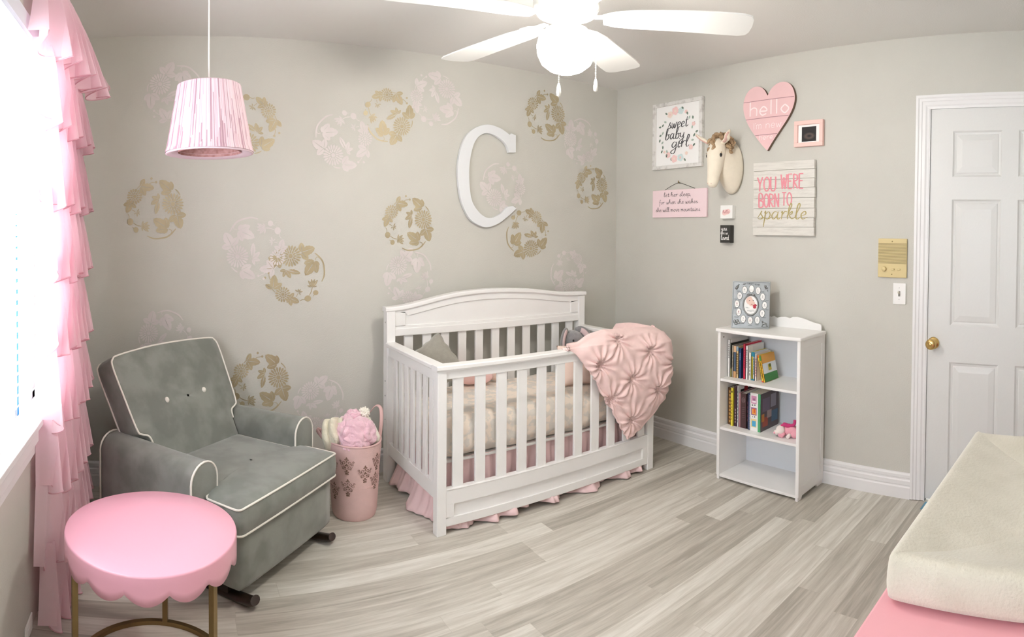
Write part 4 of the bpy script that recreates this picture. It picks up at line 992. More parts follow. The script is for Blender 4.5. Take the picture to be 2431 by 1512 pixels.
book(-1.2535, -1.2595, Z2, .190, .17, 3.168, 'd9a6b0', 'slim pale pink book in the middle row', group=G2)
book(-1.260, -1.2665, Z2, .190, .17, 3.168, 'c98f94', 'slim rose book beside the wide brown album', group=G2)
alb = book(-1.267, -1.307, Z2, .192, .19, 3.165, '4a3234', 'wide dark brown album with a round emblem on its spine', group=G2)
em = MB(); TE = lambda x, y: (3.1642, -1.287 - x, Z2 + y)
ribbon(em, [(.011 * cos(a), .155 + .014 * sin(a)) for a in [2 * pi * k / 16 for k in range(17)]], .0012, TE, taper=False)
for dx_ in (-.005, 0, .005): ribbon(em, [(dx_, .146), (dx_ * 1.3, .155), (dx_, .164)], .0014, TE, taper=False)
for k in range(6): ribbon(em, [(-.009, .115 - k * .011), (.009, .115 - k * .011)], .0008, TE, taper=False)
em.build('spine_print', bookmat('9b8584'), alb, weld=False)
book(-1.309, -1.319, Z2, .196, .17, 3.168, '262435', 'narrow near-black book right of the brown album', marks=dash('7f4a5f', .2, .8, 5), group=G2)
book(-1.320, -1.334, Z2, .200, .17, 3.162, '39456d', 'navy book patterned with small white dots', marks=[('dfe2ea', .55, .85, .04 + .055 * k, .06 + .055 * k) for k in range(17)], group=G2)
book(-1.335, -1.404, Z2, .207, .185, 3.158, 'd9ded9', 'thick boxed set with picture panels and green edge', spine='f1f0ee', page='e5ddca', group=G2,
     marks=[('4b9e6a', .76, 1.0, 0, 1), ('c98fae', .12, .62, .72, .93), ('efe0e8', .2, .55, .75, .80), ('9c6b86', .28, .48, .80, .86), ('8b5f8f', .12, .64, .42, .62), ('e6a24c', .2, .58, .44, .58), ('d9622c', .34, .5, .48, .6), ('edd79a', .12, .64, .1, .32), ('4aa3cf', .22, .58, .12, .27), ('3a3a44', .18, .30, .665, .695), ('3a3a44', .42, .52, .675, .705), ('3a3a44', .24, .28, .36, .39), ('3a3a44', .42, .50, .36, .395)],
     img=[('564c50', 0, 1, 0, 1), ('8b8792', .55, .85, .55, .9), ('6b5f72', .1, .5, .5, .85), ('9c4a38', .1, .4, .1, .35), ('b5722f', .05, .2, .25, .45), ('46637c', .6, .95, .15, .45), ('a08c88', .35, .6, .3, .5)])
# small pink toy lying on the middle shelf
ty_ = thing('plush_pony', (3.19, -1.56, Z2), 'small white and pink plush pony lying on the middle shelf', 'soft toy')
PW_ = mat('toy_white', 'ece2dc', 1, bump=.6, bs=300); PM = mat('toy_magenta', 'c23a74', .9); PP_ = mat('toy_pink', 'eeaab8', 1, bump=.6, bs=300)
MB().ell((3.19, -1.578, Z2 + .034), (.032, .042, .030), 22, 14, wob=.1).ell((3.185, -1.605, Z2 + .026), (.026, .028, .026), 20, 12).build('body', [PP_], ty_, weld=False)
MB().ell((3.165, -1.528, Z2 + .036), (.024, .026, .024), 22, 14, wob=.1).ell((3.150, -1.512, Z2 + .025), (.014, .016, .013), 18, 10).build('head', PW_, ty_, weld=False)
MB().tube(cat([(3.165, -1.53, Z2 + .058), (3.17, -1.548, Z2 + .066), (3.175, -1.57, Z2 + .062), (3.18, -1.60, Z2 + .072), (3.185, -1.603, Z2 + .095)], 5), [.006] * 4 + [.011] * 8 + [.008] * 9, 10).build('mane', PM, ty_)
for dx_, dy_ in ((-.03, -.02), (-.035, .015), (-.028, .03)): MB().tube([(3.18 + dx_ * .4, -1.565 + dy_, Z2 + .02), (3.16 + dx_ * .5, -1.56 + dy_, Z2 + .010)], [.011, .009], 10).build('leg', PW_ if dy_ < 0 else PP_, ty_)
MB().ell((3.139, -1.506, Z2 + .024), (.006, .007, .006), 12, 8).build('nose', PP_, ty_)

# ------------------------------------------------------------------ first-year photo frame on the bookcase
pf0 = Vector((3.150, -1.208, .8425)); pu = Vector((.48, -.877, 0)).normalized(); pn = Vector((-.877, -.48, 0)).normalized()
PFW, PFH, TL_ = .212, .262, radians(9)
pupv = (Vector((0, 0, 1)) * cos(TL_) - pn * sin(TL_)); pnn = (pn * cos(TL_) + Vector((0, 0, 1)) * sin(TL_))
def PT(p): return tuple(pf0 + pu * p[0] * PFW + pupv * p[1] * PFW + pnn * p[2])      # p in frame widths, z metres
R_ = PFH / PFW
pf = thing('photo_frame', tuple(pf0 + pu * PFW / 2), 'pewter first year frame with twelve oval openings on the bookcase', 'picture frame')
plb = MB().prism([(0, 0), (1, 0), (1, R_), (0, R_)], -.012, 0, T=PT)
plb.prism([(0, 0), (1, 0), (1, .03), (0, .03)], 0, .003, T=PT).prism([(0, R_ - .03), (1, R_ - .03), (1, R_), (0, R_)], 0, .003, T=PT).prism([(0, .03), (.03, .03), (.03, R_ - .03), (0, R_ - .03)], 0, .003, T=PT).prism([(.97, .03), (1, .03), (1, R_ - .03), (.97, R_ - .03)], 0, .003, T=PT)
plate = plb.build('frame_plate', PEWTER, pf, bevel=.0012, weld=False)
MB().prism([(.4, 0), (.6, 0), (.58, .9), (.42, .9)], -.055, -.052, T=lambda p: PT((p[0], p[1] * .95, p[2] - (.0 if p[1] > .5 else .0)))).build('easel_stand', INKB, pf) if False else None
# positions measured on the frame (fraction of width, from bottom-left)
g = lambda x, y: ((x - 75) / 1055, (1410 - y) / 1055)
OV = [('11', 415, 350), ('', 607, 315), ('1', 792, 362), ('2', 922, 535), ('3', 982, 762), ('4', 922, 990), ('5', 790, 1175), ('6', 595, 1190), ('7', 398, 1155), ('8', 268, 968), ('9', 213, 742), ('10', 280, 518)]
P2 = lambda d: (lambda x, y: PT((x, y, d)))
def digits(mb, text, cx_, cy_, h, mi=0):
    D = {'0': [[(.25, 1), (0, .5), (.25, 0), (.5, .5), (.25, 1)]], '1': [[(.1, .75), (.28, 1), (.28, 0)]], '2': [[(.02, .8), (.25, 1), (.5, .75), (.02, 0), (.52, 0)]], '3': [[(.02, .9), (.3, 1), (.42, .75), (.2, .55), (.48, .28), (.25, 0), (0, .12)]],
         '4': [[(.38, 0), (.38, 1), (0, .3), (.52, .3)]], '5': [[(.48, 1), (.08, 1), (.04, .58), (.35, .6), (.48, .3), (.25, 0), (0, .1)]], '6': [[(.42, .95), (.1, .6), (.05, .2), (.28, 0), (.48, .28), (.25, .55), (.05, .3)]],
         '7': [[(.02, 1), (.5, 1), (.18, 0)]], '8': [[(.25, .53), (.05, .78), (.25, 1), (.45, .78), (.25, .53), (.02, .25), (.25, 0), (.48, .25), (.25, .53)]], '9': [[(.45, .7), (.22, .45), (.03, .72), (.25, 1), (.46, .8), (.4, .2), (.1, 0)]]}
    x = cx_ - .32 * h * len(text)
    for c_ in text:
        for st in D[c_]: ribbon(mb, [(x + px * h, cy_ - h / 2 + py * h) for px, py in st], h * .15, P2(.0028), mi, k=3, taper=False)
        x += .64 * h
ink = MB()
for t_, x, y in OV:
    gx, gy = g(x, y)
    rg = MB(); rg.tube([PT((gx + .068 * cos(a), gy + .098 * sin(a), .002)) for a in [2 * pi * k / 28 for k in range(28)]], .0016, 6, closed=True); ro_ = rg.build('oval_rim', PEWTER, pf)
    pm = MB(); disc(pm, gx, gy, .066, .096, P2(.0016), 0, 28); pm.build('oval_photo', PAPER, ro_, weld=False)
    if t_: digits(ink, t_, gx, gy + .01, .045, 1 if t_ in ('9', '6', '8') else 0)
    ribbon(ink, [(gx - .035, gy - .035), (gx + .035, gy - .035)], .004, P2(.0028), 0, taper=False)
for t_, cxs in (('MY', (375, 440)), ('FIRST', (478, 660)), ('YEAR', (688, 830))):
    a0, a1 = g(cxs[0], 200)[0], g(cxs[1], 200)[0]; yy = g(0, 208 if t_ != 'FIRST' else 192)[1]
    write(ink, t_, P2(.0012), a0, a1 + .01, yy, .036, .008, 0, caps=True, rise=.012 if t_ == 'MY' else -.014 if t_ == 'YEAR' else 0)
for x0_, x1_, y in ((200, 315, 383), (130, 205, 610), (130, 205, 862), (150, 270, 1105), (335, 430, 1285), (540, 650, 1325), (740, 835, 1305), (940, 1030, 1110), (880, 960, 395), (1010, 1090, 632), (1010, 1100, 887), (500, 690, 1062)):
    ribbon(ink, [g(x0_, y), g(x1_, y)], .012, P2(.0012), 0, taper=False)
ink.build('frame_lettering', [INK, mat('ink_red', '9c4a55', .6)], plate, weld=False)
gx, gy = g(597, 765)
cr_ = MB(); cr_.tube([PT((gx + .195 * cos(a), gy + .262 * sin(a), .003)) for a in [2 * pi * k / 48 for k in range(48)]], .0042, 8, closed=True); crr = cr_.build('centre_rim', PEWTER, pf)
ph = MB(); disc(ph, gx, gy, .178, .238, P2(.0016), 0, 40)
disc(ph, gx - .01, gy + .115, .115, .108, P2(.0020), 1, 24); disc(ph, gx + .03, gy + .05, .085, .085, P2(.0021), 1, 20)
patch(ph, [g(600, 530), g(700, 560), g(770, 700), g(780, 770), g(700, 680)], P2(.0023), 0)
patch(ph, [g(660, 770), g(730, 730), g(775, 780), g(740, 800), g(650, 800)], P2(.0024), 2)
disc(ph, *g(708, 825), .043, .036, P2(.0025), 2, 18); disc(ph, *g(625, 745), .030, .011, P2(.0025), 3, 14)
disc(ph, *g(562, 648), .015, .012, P2(.0025), 4, 12); disc(ph, *g(665, 635), .014, .012, P2(.0025), 4, 12)
for yy, a_, b_ in ((830, 455, 520), (850, 480, 565), (910, 500, 700), (930, 500, 710), (950, 570, 630)): ribbon(ph, [g(a_, yy), g(b_, yy)], .009, P2(.0024), 5, taper=False)
tag(ph.build('centre_photo', [PAPER, mat('photo_skin', 'e6c6b8', .6), mat('photo_red', 'b3263c', .6), mat('photo_lips', 'b36a6a', .6), INKB, mat('photo_grey', '9aa0a0', .6)], crr, weld=False), 'oval photo of a swaddled baby face')
bw_ = MB()
for s_ in (-1, 1):
    c_ = g(597 + s_ * 62, 478); bw_.ell((0, 0, 0), (.011, .0055, .005), 14, 8, T=lambda p, c_=c_: tuple(Vector(PT((c_[0], c_[1], .006))) + pu * p[0] + pupv * p[1] + pnn * p[2]))
    bw_.tube([PT((*g(597 + s_ * 10, 485), .006)), PT((*g(597 + s_ * 60, 505), .006)), PT((*g(597 + s_ * 130, 525), .005))], .002, 6)
c_ = g(597, 480); bw_.ell((0, 0, 0), (.004, .005, .005), 10, 8, T=lambda p: tuple(Vector(PT((c_[0], c_[1], .007))) + pu * p[0] + pupv * p[1] + pnn * p[2]))
bw_.build('bow_ornament', PEWTER, pf, weld=False)
def orn(name, items):
    mb = MB()
    for it in items:
        if len(it) == 4:
            x, y, a_, b_ = it; c_ = g(x, y); mb.ell((0, 0, 0), (a_, b_, .003), 12, 8, T=lambda p, c_=c_: tuple(Vector(PT((c_[0], c_[1], .002))) + pu * p[0] + pupv * p[1] + pnn * p[2]))
        else: mb.tube([PT((*g(x, y), .003)) for x, y in it[0]], it[1], 8)
    mb.build(name, PEWTER, pf, weld=False)
orn('bottle_ornament', [([(170, 335), (225, 245)], .0065), ([(228, 240), (258, 195)], .003)])
orn('rattle_ornament', [(988, 235, .007, .008), ([(985, 260), (1000, 320)], .0025), ([(1010, 300), (1050, 270)], .003), ([(1010, 290), (1050, 300)], .0025), (1050, 360, .003, .004)])
orn('booties_ornament', [(160, 1230, .008, .010), (200, 1290, .010, .007), (235, 1215, .008, .010), (275, 1265, .010, .007)])
orn('rocking_horse_ornament', [([(905, 1340), (960, 1368), (1030, 1360), (1085, 1330)], .0022), (985, 1265, .011, .006), ([(945, 1240), (920, 1200)], .004), ([(950, 1280), (930, 1335)], .0022), ([(1020, 1280), (1050, 1335)], .0022), ([(1030, 1255), (1055, 1280)], .0018)])
MB().prism([(.38, 0), (.62, 0), (.56, .85), (.44, .85)], -.0, .003, T=lambda p: (lambda q: (q[0] - pn.x * .055 * (1 - p[1] / .85), q[1] - pn.y * .055 * (1 - p[1] / .85), q[2] if p[1] > .1 else .8428))(PT((p[0], p[1], -.014 - p[2])))).build('easel_stand', INKB, pf)

# ------------------------------------------------------------------ things on the right wall: local plane maps (y along the wall, z up)
def RW(d): return lambda a, b: (W - d, a, b)      # (y, z) -> world
def wallbox(name, m, ya, yb_, za, zb_, d, parent=None, bevel=.0015, d0_=.002): return MB().box((W - d, min(ya, yb_), za), (W - d0_, max(ya, yb_), zb_)).build(name, m, parent, bevel=bevel)
# sweet baby girl
sg = thing('framed_sign', (W - .01, -.59, 2.01), 'whitewashed frame with sweet baby girl script in a flower wreath', 'wall sign')
for a, b, c_, d_ in ((-.373, -.803, 2.209, 2.231), (-.373, -.803, 1.793, 1.815), (-.373, -.399, 1.815, 2.209), (-.777, -.803, 1.815, 2.209)): pass
fb = MB()
fb.box((W - .026, -.803, 2.207), (W - .002, -.377, 2.231)).box((W - .026, -.803, 1.793), (W - .002, -.377, 1.817)).box((W - .0255, -.404, 1.817), (W - .002, -.377, 2.207)).box((W - .0255, -.803, 1.817), (W - .002, -.777, 2.207))
fb.build('frame', FRAMEG, sg, bevel=.002, weld=False)
wallbox('panel', PAPER, -.403, -.778, 1.816, 2.208, .014, sg)
# text: local x from left (y=-.403) to right, width .375 height .392 ; crop coordinates -> local
def G(x, y): return (-(.409 + (x - 213) / 357 * .362), 2.211 - (y - 272 + (x - 213) * .178) / 508 * .398)
tx_ = MB(); TW = lambda a, b: (W - .0148, -a, b)
def sgw(text, x0_, x1_, y, h, w_):
    a0 = -G(x0_, y)[0]; a1 = -G(x1_, y)[0]; zb_ = G(x0_, y - 0)[1]
    write(tx_, text, TW, a0, a1, zb_, h, w_, 0, calli=.9, slant=.18, rise=0)
sgw('sweet', 308, 478, 450, .036, .0062); sgw('baby', 285, 452, 545, .036, .0062); sgw('girl', 340, 490, 610, .038, .0064)
tx_.build('lettering', INK, sg, weld=False)
fl = MB(); FM = [mat('bloom_pink', 'f1cdca', .7), mat('bloom_blue', 'd0e2e1', .7), mat('leaf_green', '5f7867', .7), mat('leaf_sage', 'a5b8aa', .7), mat('bloom_cream', 'f0ddd0', .7)]
cxw, czw = -.590, 2.012
def blo(ang, r_, s_, mi, sq=1.12):
    a_ = radians(ang); x = -cxw + .138 * r_ * cos(a_); z = czw + .138 * r_ * sq * sin(a_)
    for k in range(5): disc(fl, x + s_ * .5 * cos(k * 1.256 + ang), z + s_ * .5 * sin(k * 1.256 + ang), s_ * .62, s_ * .55, TW, mi, 10)
    disc(fl, x, z, s_ * .35, s_ * .35, lambda a, b: (W - .0152, -a, b), 4 if mi == 0 else 0, 8)
for q in ((118, 1, .022, 4), (98, 1.02, .027, 0), (78, 1, .022, 1), (60, 1.05, .012, 0), (20, 1.05, .014, 0), (-20 - 15, 1.02, .016, 0), (-55, 1, .012, 4), (-78, 1, .024, 1), (-100, 1.02, .025, 0), (-125, 1, .020, 0), (-140, 1.05, .010, 4)): blo(*q)
for k, ang in enumerate(list(range(140, 235, 9)) + list(range(-30, 60, 10)) + [-68, -88, -112, 70, 88, 108, 125]):
    a_ = radians(ang); rr = 1.0 + .1 * ((k % 3) - 1); x = -cxw + .138 * rr * cos(a_); z = czw + .155 * rr * sin(a_); t_ = a_ + (1.2 if k % 2 else .4)
    leaf(fl, TW, x, z, x + .024 * cos(t_), z + .024 * sin(t_), .55, 2 if k % 3 else 3)
fl.build('flower_wreath', FM, sg, weld=False)
# let her sleep plaque
pq = thing('hanging_plaque', (W - .008, -.607, 1.56), 'pink plaque with three lines of script hung on a wire', 'wall sign')
wallbox('board', LTPINK, -.376, -.840, 1.474, 1.655, .016, pq)
MB().tube(cat([(W - .014, -.486, 1.656), (W - .014, -.55, 1.683), (W - .014, -.607, 1.698), (W - .014, -.66, 1.684), (W - .014, -.743, 1.656)], 5), .0014, 6).build('hanger_wire', INKB, pq)
MB().tube([(W, -.607, 1.697), (W - .018, -.607, 1.699)], .003, 8).ell((W - .018, -.607, 1.703), (.004, .004, .009)).build('nail', mat('nail_bronze', '8a7a5a', .4, metal=.8), pq, weld=False)
tw = MB(); TP = lambda a, b: (W - .0168, -a, b)
write(tw, 'let her sleep,', TP, .480, .712, 1.610, .0145, .0024); write(tw, 'for when she wakes', TP, .437, .770, 1.562, .0145, .0024); write(tw, 'she will move mountains', TP, .408, .790, 1.512, .0145, .0024)
tw.build('lettering', INK, pq, weld=False)
# heart
ht = thing('heart_sign', (W - .012, -1.29, 2.05), 'pink plank heart sign reading hello', 'wall sign')
HP = [(-1.284, 2.170), (-1.262, 2.205), (-1.235, 2.225), (-1.200, 2.232), (-1.165, 2.222), (-1.135, 2.195), (-1.118, 2.155), (-1.115, 2.11), (-1.128, 2.06), (-1.155, 2.005), (-1.20, 1.945), (-1.25, 1.887), (-1.287, 1.852), (-1.325, 1.905), (-1.37, 1.962), (-1.42, 2.025), (-1.452, 2.08), (-1.466, 2.13), (-1.460, 2.175), (-1.44, 2.212), (-1.41, 2.232), (-1.375, 2.237), (-1.34, 2.228), (-1.308, 2.205)]
def hseg(a, b): return [tuple(v[:2]) for v in cat([(x, y, 0) for x, y in (HP + HP[:1])[a:b + 1]], 4)]
hpoly = hseg(0, 12)[:-1] + hseg(12, 24)[:-1]
MB().prism(hpoly, W - .024, W - .003, T=lambda p: (p[2], p[0], p[1]), mi=0, mside=1).build('planks', [HEARTP, WOODE], ht)
gr = MB(); TQ = lambda a, b: (W - .0246, -a, b)
for z_, a_, b_ in ((2.146, 1.117, 1.462), (2.043, 1.136, 1.428), (1.945, 1.203, 1.355)): ribbon(gr, [(a_, z_), ((a_ + b_) / 2, z_ + .001), (b_, z_)], .003, TQ, taper=False)
gr.build('plank_gap', mat('gap_mauve', '9c7276', .8), ht, weld=False)
hw_ = MB(); write(hw_, 'hello', TQ, 1.155, 1.435, 2.062, .038, .0075, caps=False, calli=.1) if False else None
def block(mb, text, x0_, x1_, y, h, w_):   # upright print letters
    D = {'h': ([[(0, 0), (0, 1.75)], [(0, .75), (.25, 1.0), (.5, .8), (.5, 0)]], .72), 'e': ([[(.02, .5), (.55, .5), (.45, .9), (.25, 1), (.02, .5), (.2, .02), (.52, .15)]], .75), 'l': ([[(.12, 0), (.12, 1.75)]], .42),
         'o': ([[(.3, 1), (.02, .5), (.3, 0), (.58, .5), (.3, 1)]], .8), 'r': ([[(.05, 0), (.05, 1)], [(.05, .6), (.3, 1), (.45, .95)]], .6), 'n': ([[(0, 0), (0, 1)], [(0, .7), (.25, 1), (.5, .75), (.5, 0)]], .75), 'w': ([[(0, 1), (.18, 0), (.36, .8), (.54, 0), (.74, 1)]], .95),
         'I': ([[(.1, 0), (.1, 1.4)]], .3), "'": ([[(.05, 1.4), (.05, 1.15)]], .2), 'm': ([[(0, 0), (0, 1)], [(0, .75), (.2, 1), (.35, .8), (.35, 0)], [(.35, .75), (.55, 1), (.7, .8), (.7, 0)]], .95), ' ': ([], .5)}
    adv = sum(D[c_][1] for c_ in text); s_ = (x1_ - x0_) / adv; cx_ = 0
    for c_ in text:
        for st in D[c_][0]: ribbon(mb, [(x0_ + (cx_ + a) * s_, y + b * h) for a, b in st], w_, TQ, k=5, taper=False, smooth=len(st) > 3 and c_ != 'w')
        cx_ += D[c_][1]
block(hw_, 'hello', 1.165, 1.448, 2.060, .048, .008); block(hw_, "I'm new", 1.188, 1.388, 1.982, .026, .0035); block(hw_, 'here', 1.232, 1.33, 1.918, .018, .003)
hw_.build('lettering', mat('heart_letter', 'f8e6e6', .6), ht, weld=False)
# small pink photo frame
mf = thing('photo_frame', (W - .01, -1.56, 1.93), 'small pink picture frame holding a black scan image', 'picture frame')
fb = MB(); ya, yb_, za, zb_ = -1.464, -1.645, 1.860, 2.004; k_ = .022
fb.box((W - .026, yb_, zb_ - k_), (W - .002, ya, zb_)).box((W - .026, yb_, za), (W - .002, ya, za + k_)).box((W - .0255, ya - k_, za + k_), (W - .002, ya, zb_ - k_)).box((W - .0255, yb_, za + k_), (W - .002, yb_ + k_, zb_ - k_))
fb.build('frame', mat('frame_pink', 'f2cbc3', .5), mf, bevel=.0015, weld=False)
wallbox('mat_board', PAPER, ya - k_, yb_ + k_, za + k_, zb_ - k_, .014, mf)
sc_ = MB(); TS = lambda a, b: (W - .0146, -a, b)
patch(sc_, [(1.509, 1.888), (1.600, 1.888), (1.600, 1.970), (1.509, 1.970)], TS, 0)
for r_, mi in ((.036, 1), (.028, 2), (.016, 1), (.009, 0)): disc(sc_, 1.556, 1.918, r_, r_ * .55, (lambda d: (lambda a, b: (W - .0147 - d, -a, b)))((.036 - r_) * .01), mi, 20)
sc_.build('scan_print', [INKB, mat('scan_dark', '3a3230', .5), mat('scan_mid', '55453f', .5)], mf, weld=False)
# you were born to sparkle
bd = thing('plank_sign', (W - .012, -1.39, 1.57), 'whitewashed plank board reading you were born to sparkle', 'wall sign')
zs_ = [1.361, 1.410, 1.462, 1.516, 1.575, 1.632, 1.683, 1.735, 1.785]
pb = MB(); offs = [0, .006, -.004, .003, -.005, .004, 0, .005]
for k in range(8): pb.box((W - .026, -1.600 + offs[k] * .4, zs_[k] + .0008), (W - .004, -1.196 + offs[k] * .4, zs_[k + 1] - .0008), mi=0)
pb.build('planks', PLANKW, bd, bevel=.001, weld=False)
wallbox('back_batten', WOODE, -1.21, -1.59, 1.37, 1.775, .005, bd)
tb_ = MB(); TB = lambda a, b: (W - .0268, -a, b)
write(tb_, 'YOU', TB, 1.225, 1.362, 1.617, .082, .0085, 0, caps=True); write(tb_, 'WERE', TB, 1.385, 1.540, 1.627, .082, .0085, 0, caps=True)
write(tb_, 'BORN', TB, 1.238, 1.380, 1.524, .078, .0085, 0, caps=True); write(tb_, 'TO', TB, 1.392, 1.462, 1.532, .074, .0075, 0, caps=True)
write(tb_, 'sparkle', TB, 1.228, 1.556, 1.455, .044, .0058, 1, calli=.8, slant=.15)
tb_.build('lettering', [CORAL, OLIVE], bd, weld=False)
# two little block signs
w1 = thing('block_sign', (W - .02, -1.01, 1.5), 'tiny white block sign with pink watercolour word', 'wall sign')
wallbox('block', LAV, -.962, -1.052, 1.461, 1.541, .035, w1, .002)
wm = MB(); TB1 = lambda a, b: (W - .0358, -a, b)
for dx_, dz_, a_, b_ in ((0, 0, .028, .016), (-.012, -.006, .018, .014), (.014, .004, .018, .015)): disc(wm, 1.006 + dx_, 1.500 + dz_, a_, b_, (lambda q: (lambda a, b: (W - .0355 - q, -a, b)))(abs(dx_) * .01), 0, 16)
write(wm, 'hello.', lambda a, b: (W - .0362, -a, b), .982, 1.034, 1.493, .010, .0022, 1); wm.build('lettering', [mat('wash_pink', 'f0cdc9', .7), mat('script_rose', 'b5757a', .7)], w1, weld=False)
w2 = thing('block_sign', (W - .02, -1.01, 1.37), 'tiny black block sign with white lettering', 'wall sign')
wallbox('block', mat('chalk_black', '33322f', .6), -.966, -1.042, 1.314, 1.421, .040, w2, .002)
wm = MB(); TB2 = lambda a, b: (W - .0408, -a, b)
write(wm, 'you', TB2, .975, 1.02, 1.388, .016, .0028); write(wm, 'are so', TB2, .973, 1.025, 1.365, .010, .0024); write(wm, 'loved', TB2, .975, 1.035, 1.332, .015, .0028)
wm.build('lettering', LAV, w2, weld=False)

# horse head
hh = thing('felt_horse_head', (W, -1.02, 1.77), 'cream felt horse head with brown mane mounted on the wall', 'wall decoration')
HY = -1.02
def loft(mb, secs, n=28):
    rings = []
    for (cx_, cy_, cz_, ry, rz, tilt) in secs:    # ring plane: y and (tilted) z
        rings.append([(cx_ + rz * sin(a) * sin(tilt), cy_ + ry * cos(a), cz_ + rz * sin(a) * cos(tilt)) for a in [2 * pi * k / n for k in range(n)]])
    m = len(rings); vs = [p for r_ in rings for p in r_]
    mb.add(vs, [(k * n + i, k * n + (i + 1) % n, (k + 1) * n + (i + 1) % n, (k + 1) * n + i) for k in range(m - 1) for i in range(n)] + [tuple(range(n)), tuple(range((m - 1) * n, m * n))], 0, True)
nk = MB(); loft(nk, [(W - .003, HY - .012, 1.757, .083, .160, 0), (W - .02, HY - .012, 1.762, .084, .160, .05), (W - .05, HY - .01, 1.785, .074, .130, .25), (W - .085, HY - .005, 1.82, .062, .100, .5), (W - .12, HY, 1.85, .052, .078, .8), (W - .15, HY, 1.865, .042, .055, 1.1), (W - .165, HY, 1.87, .02, .03, 1.2)])
nk.build('neck', FELTC, hh, sub=1)
hd_ = MB()
hs = [(.0, .012, .010), (.02, .036, .034), (.05, .050, .052), (.09, .056, .060), (.13, .052, .058), (.17, .045, .048), (.21, .039, .040), (.25, .036, .036), (.275, .034, .034), (.295, .026, .026), (.303, .010, .010)]
hp0 = Vector((W - .135, HY, 1.932)); hdv = Vector((-.20, 0, -.98)).normalized(); hnv = Vector((-.98, 0, .20)).normalized()
rings = []
for t, ry, rx_ in hs:
    c_ = hp0 + hdv * t
    rings.append([tuple(c_ + Vector((0, 1, 0)) * ry * cos(a) + hnv * rx_ * sin(a)) for a in [2 * pi * k / 28 for k in range(28)]])
hd_.add([p for r_ in rings for p in r_], [(k * 28 + i, k * 28 + (i + 1) % 28, (k + 1) * 28 + (i + 1) % 28, (k + 1) * 28 + i) for k in range(len(rings) - 1) for i in range(28)] + [tuple(range(28)), tuple(range((len(rings) - 1) * 28, len(rings) * 28))], 0, True)
hdo = hd_.build('head', FELTC, hh, sub=1)
for s_ in (-1, 1):
    e_ = hp0 + hdv * .115 + Vector((0, s_ * .0505, 0)) + hnv * .022
    MB().ell(tuple(e_), (.008, .006, .0115), 14, 10).build('eye', INKB, hdo)
    l_ = MB()
    for k in (-1, 0, 1): l_.tube([tuple(e_ + Vector((0, 0, .009))), tuple(e_ + Vector((-.003 + .004 * k, s_ * .006, .020 - abs(k) * .003)))], .0009, 5)
    l_.build('eyelash', MANE, hdo, weld=False)
    MB().ell(tuple(hp0 + hdv * .285 + Vector((0, s_ * .012, 0)) + hnv * .028), (.002, .0025, .003), 8, 6).build('nostril', FELTP, hdo)
    pts = cat([(W - .150, HY + s_ * .035, 1.892), (W - .160, HY + s_ * .075, 1.915), (W - .165, HY + s_ * (.115 if s_ > 0 else .085), 1.938), (W - .16, HY + s_ * (.158 if s_ > 0 else .10), 1.968)], 5)
    nn = len(pts); rr = [.019 * sin(pi * (.18 + .78 * i / (nn - 1))) + .002 for i in range(nn)]
    eo = MB().tube(pts, rr, 12, r2=[r_ * .55 for r_ in rr]).build('ear', FELTC, hh)
    MB().tube([p + Vector((-.008, 0, -.004)) for p in pts[3:-2]], [r_ * .6 for r_ in rr[3:-2]], 10, r2=[r_ * .35 for r_ in rr[3:-2]]).build('ear_lining', FELTP, eo)
mn = MB()
for k in range(64):
    t = random.random()
    if k < 30: c_ = Vector((W - .12 + random.uniform(-.03, .02), HY + random.uniform(-.03, .035), 1.935 + random.uniform(-.01, .02)))
    elif k < 40: c_ = Vector((W - .183 - random.uniform(0, .012), HY + random.uniform(-.012, .022), 1.925 - (k - 30) * .0075))
    else: c_ = Vector((W - .085 + random.uniform(-.03, .03), HY - .045 + random.uniform(-.015, .02), 1.935 - (k - 40) * .0035))
    mn.tube(cat([tuple(c_), tuple(c_ + Vector((random.uniform(-.015, .01), random.uniform(-.018, .018), random.uniform(-.01, .014)))), tuple(c_ + Vector((random.uniform(-.015, .01), random.uniform(-.025, .025), random.uniform(-.035, 0))))], 4), [.006, .009, .010, .011, .011, .010, .009, .006, .003], 8)
mn.build('mane', MANE, hh, weld=False)

# intercom and light switch
ic = thing('wall_intercom', (W - .01, -2.057, 1.25), 'beige wall intercom with a slotted speaker and small knob', 'intercom')
wallbox('face_plate', BEIGE, -1.977, -2.137, 1.149, 1.353, .012, ic, .003)
gv = MB()
for k in range(18): gv.box((W - .0126, -2.135, 1.222 + k * .0061), (W - .0119, -1.979, 1.2243 + k * .0061))
gv.build('speaker_slots', BEIGED, ic, weld=False)
MB().lathe([(0, .014), (.010, .014), (.0125, .010), (.0125, 0), (0, 0)], 24, T=Matrix.Translation((W - .012, -2.014, 1.193)) @ Matrix.Rotation(radians(-90), 4, 'Y')).build('volume_knob', BEIGE, ic)
for y_ in (-2.062, -2.095): slab('push_button', BEIGE, (W - .020, y_ - .008, 1.188), (W - .012, y_ + .008, 1.197), ic, .0015)
for y_, z_ in ((-2.056, 1.338), (-2.056, 1.166)): MB().ell((W - .0125, y_, z_), (.0015, .0035, .0035), 10, 8).build('screw', mat('screw_tan', '9c8a5c', .4, metal=.5), ic)
sw = thing('light_switch', (W - .005, -2.097, 1.065), 'white toggle light switch below the beige intercom', 'light switch')
wallbox('plate', LAV, -2.063, -2.133, 1.010, 1.121, .007, sw, .002)
wallbox('toggle_recess', mat('switch_grey', '8d8a84', .6), -2.092, -2.103, 1.052, 1.080, .0076, sw, 0)
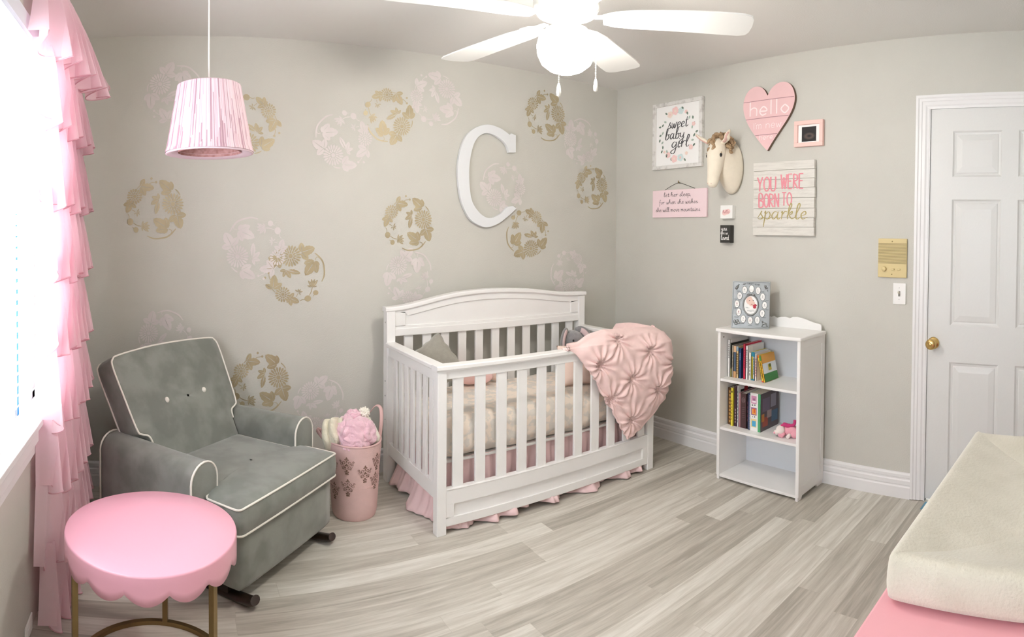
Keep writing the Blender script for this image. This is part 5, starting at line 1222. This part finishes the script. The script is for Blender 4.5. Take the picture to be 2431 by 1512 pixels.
MB().box((-.004, -.004, 0), (.004, .004, .018), T=Matrix.Translation((W - .007, -2.0975, 1.067)) @ Matrix.Rotation(radians(-60), 4, 'Y')).build('toggle', mat('toggle_cream', 'cfc9bb', .4), sw, bevel=.001)
for z_ in (1.036, 1.096): MB().ell((W - .0075, -2.0975, z_), (.001, .0022, .0022), 8, 6).build('screw', CHROME, sw)

# ------------------------------------------------------------------ pink dresser with changing pad
DX0, DX1, DYF, DYB, DZ = 1.462, 2.66, -2.706, -3.235, .620
ds = thing('pink_dresser', ((DX0 + DX1) / 2, (DYF + DYB) / 2, 0), 'pink painted dresser standing along the near wall under the changing pad', 'dresser')
slab('carcass', PINKD, (DX0 + .018, DYB, .06), (DX1 - .018, DYF - .020, DZ - .024), ds, .003)
slab('top_board', PINKD, (DX0, DYB - .0, DZ - .024), (DX1, DYF, DZ), ds, .007)
slab('shaded_end', mat('mauve_end_shade', 'b993ad', .4), (DX0 - .004, DYB + .002, DZ - .022), (DX0, DYF - .004, DZ - .002), ds, .001)  # mauve strip paints shade onto the left end of the pink top
for a in (DX0 + .03, DX1 - .07):
    for b in (DYF - .065, DYB + .02): slab('leg', PINKD, (a, b, 0), (a + .04, b + .04, .065), ds)
KG = mat('crystal_knob', 'e8e2da', .08, spec=1, coat=1)
for r_ in range(3):
    for c_ in range(2):
        xa = DX0 + .035 + c_ * (DX1 - DX0 - .06) / 2; xb = xa + (DX1 - DX0 - .10) / 2; za = .085 + r_ * .168
        dw = slab('drawer', PINKD, (xa, DYF - .021, za), (xb, DYF - .012, za + .155), ds, .003)
        for xk in (xa + .12, xb - .12):
            MB().lathe([(0, 0), (.005, 0), (.005, .008), (.013, .014), (.014, .02), (.009, .026), (0, .027)], 8, T=Matrix.Translation((xk, DYF - .012, za + .085)) @ Matrix.Rotation(radians(-90), 4, 'X'), sm=False).build('knob', KG, dw)
# contoured changing pad
cp = MB()
PX0, PX1, PY0, PY1 = 1.575, 2.405, -2.722, -3.17
def pad(u, v, side_):
    pass
pr = []
rp = rnd_poly([(PX0, PY0), (PX1, PY0), (PX1, PY1), (PX0, PY1)], .035)
c2 = Vector(((PX0 + PX1) / 2, (PY0 + PY1) / 2)); n = len(rp); rings = []
def padtop(y):           # concave across the width
    t = (y - c2.y) / (PY0 - c2.y); return DZ + .060 + .046 * min(1, t * t * 1.1)
for zf, ins in ((0, .012), (.08, .002), (.35, -.004), (.7, .0), (.92, .008), (1, .022), (1, .05), (1, .1), (1, .15), (1, .2), (1, .224)):
    ring = []
    for x, y in rp:
        xx = min(max(x, PX0 + ins), PX1 - ins) if True else x; yy = max(min(y, PY0 - ins), PY1 + ins)
        if ins < 0: q = c2 + (Vector((x, y)) - c2) * 1.01; xx, yy = q.x, q.y
        z = DZ + .001 + (padtop(yy) - DZ) * zf
        z += .003 * noise.noise(Vector((xx * 9, yy * 9, zf)))
        ring.append((xx + .003 * noise.noise(Vector((x * 8, y * 8, zf * 5))), yy, z))
    rings.append(ring)
cp.add([p for r_ in rings for p in r_], [(k * n + i, k * n + (i + 1) % n, (k + 1) * n + (i + 1) % n, (k + 1) * n + i) for k in range(len(rings) - 1) for i in range(n)] + [tuple(range(n))], 0, True)
tag(cp.build('changing_pad', PADW, weld=False, sub=1), 'cream fuzzy covered changing pad on top of the pink dresser', 'changing pad')

for o in bpy.data.objects:
    if '_w' in o: del o['_w']
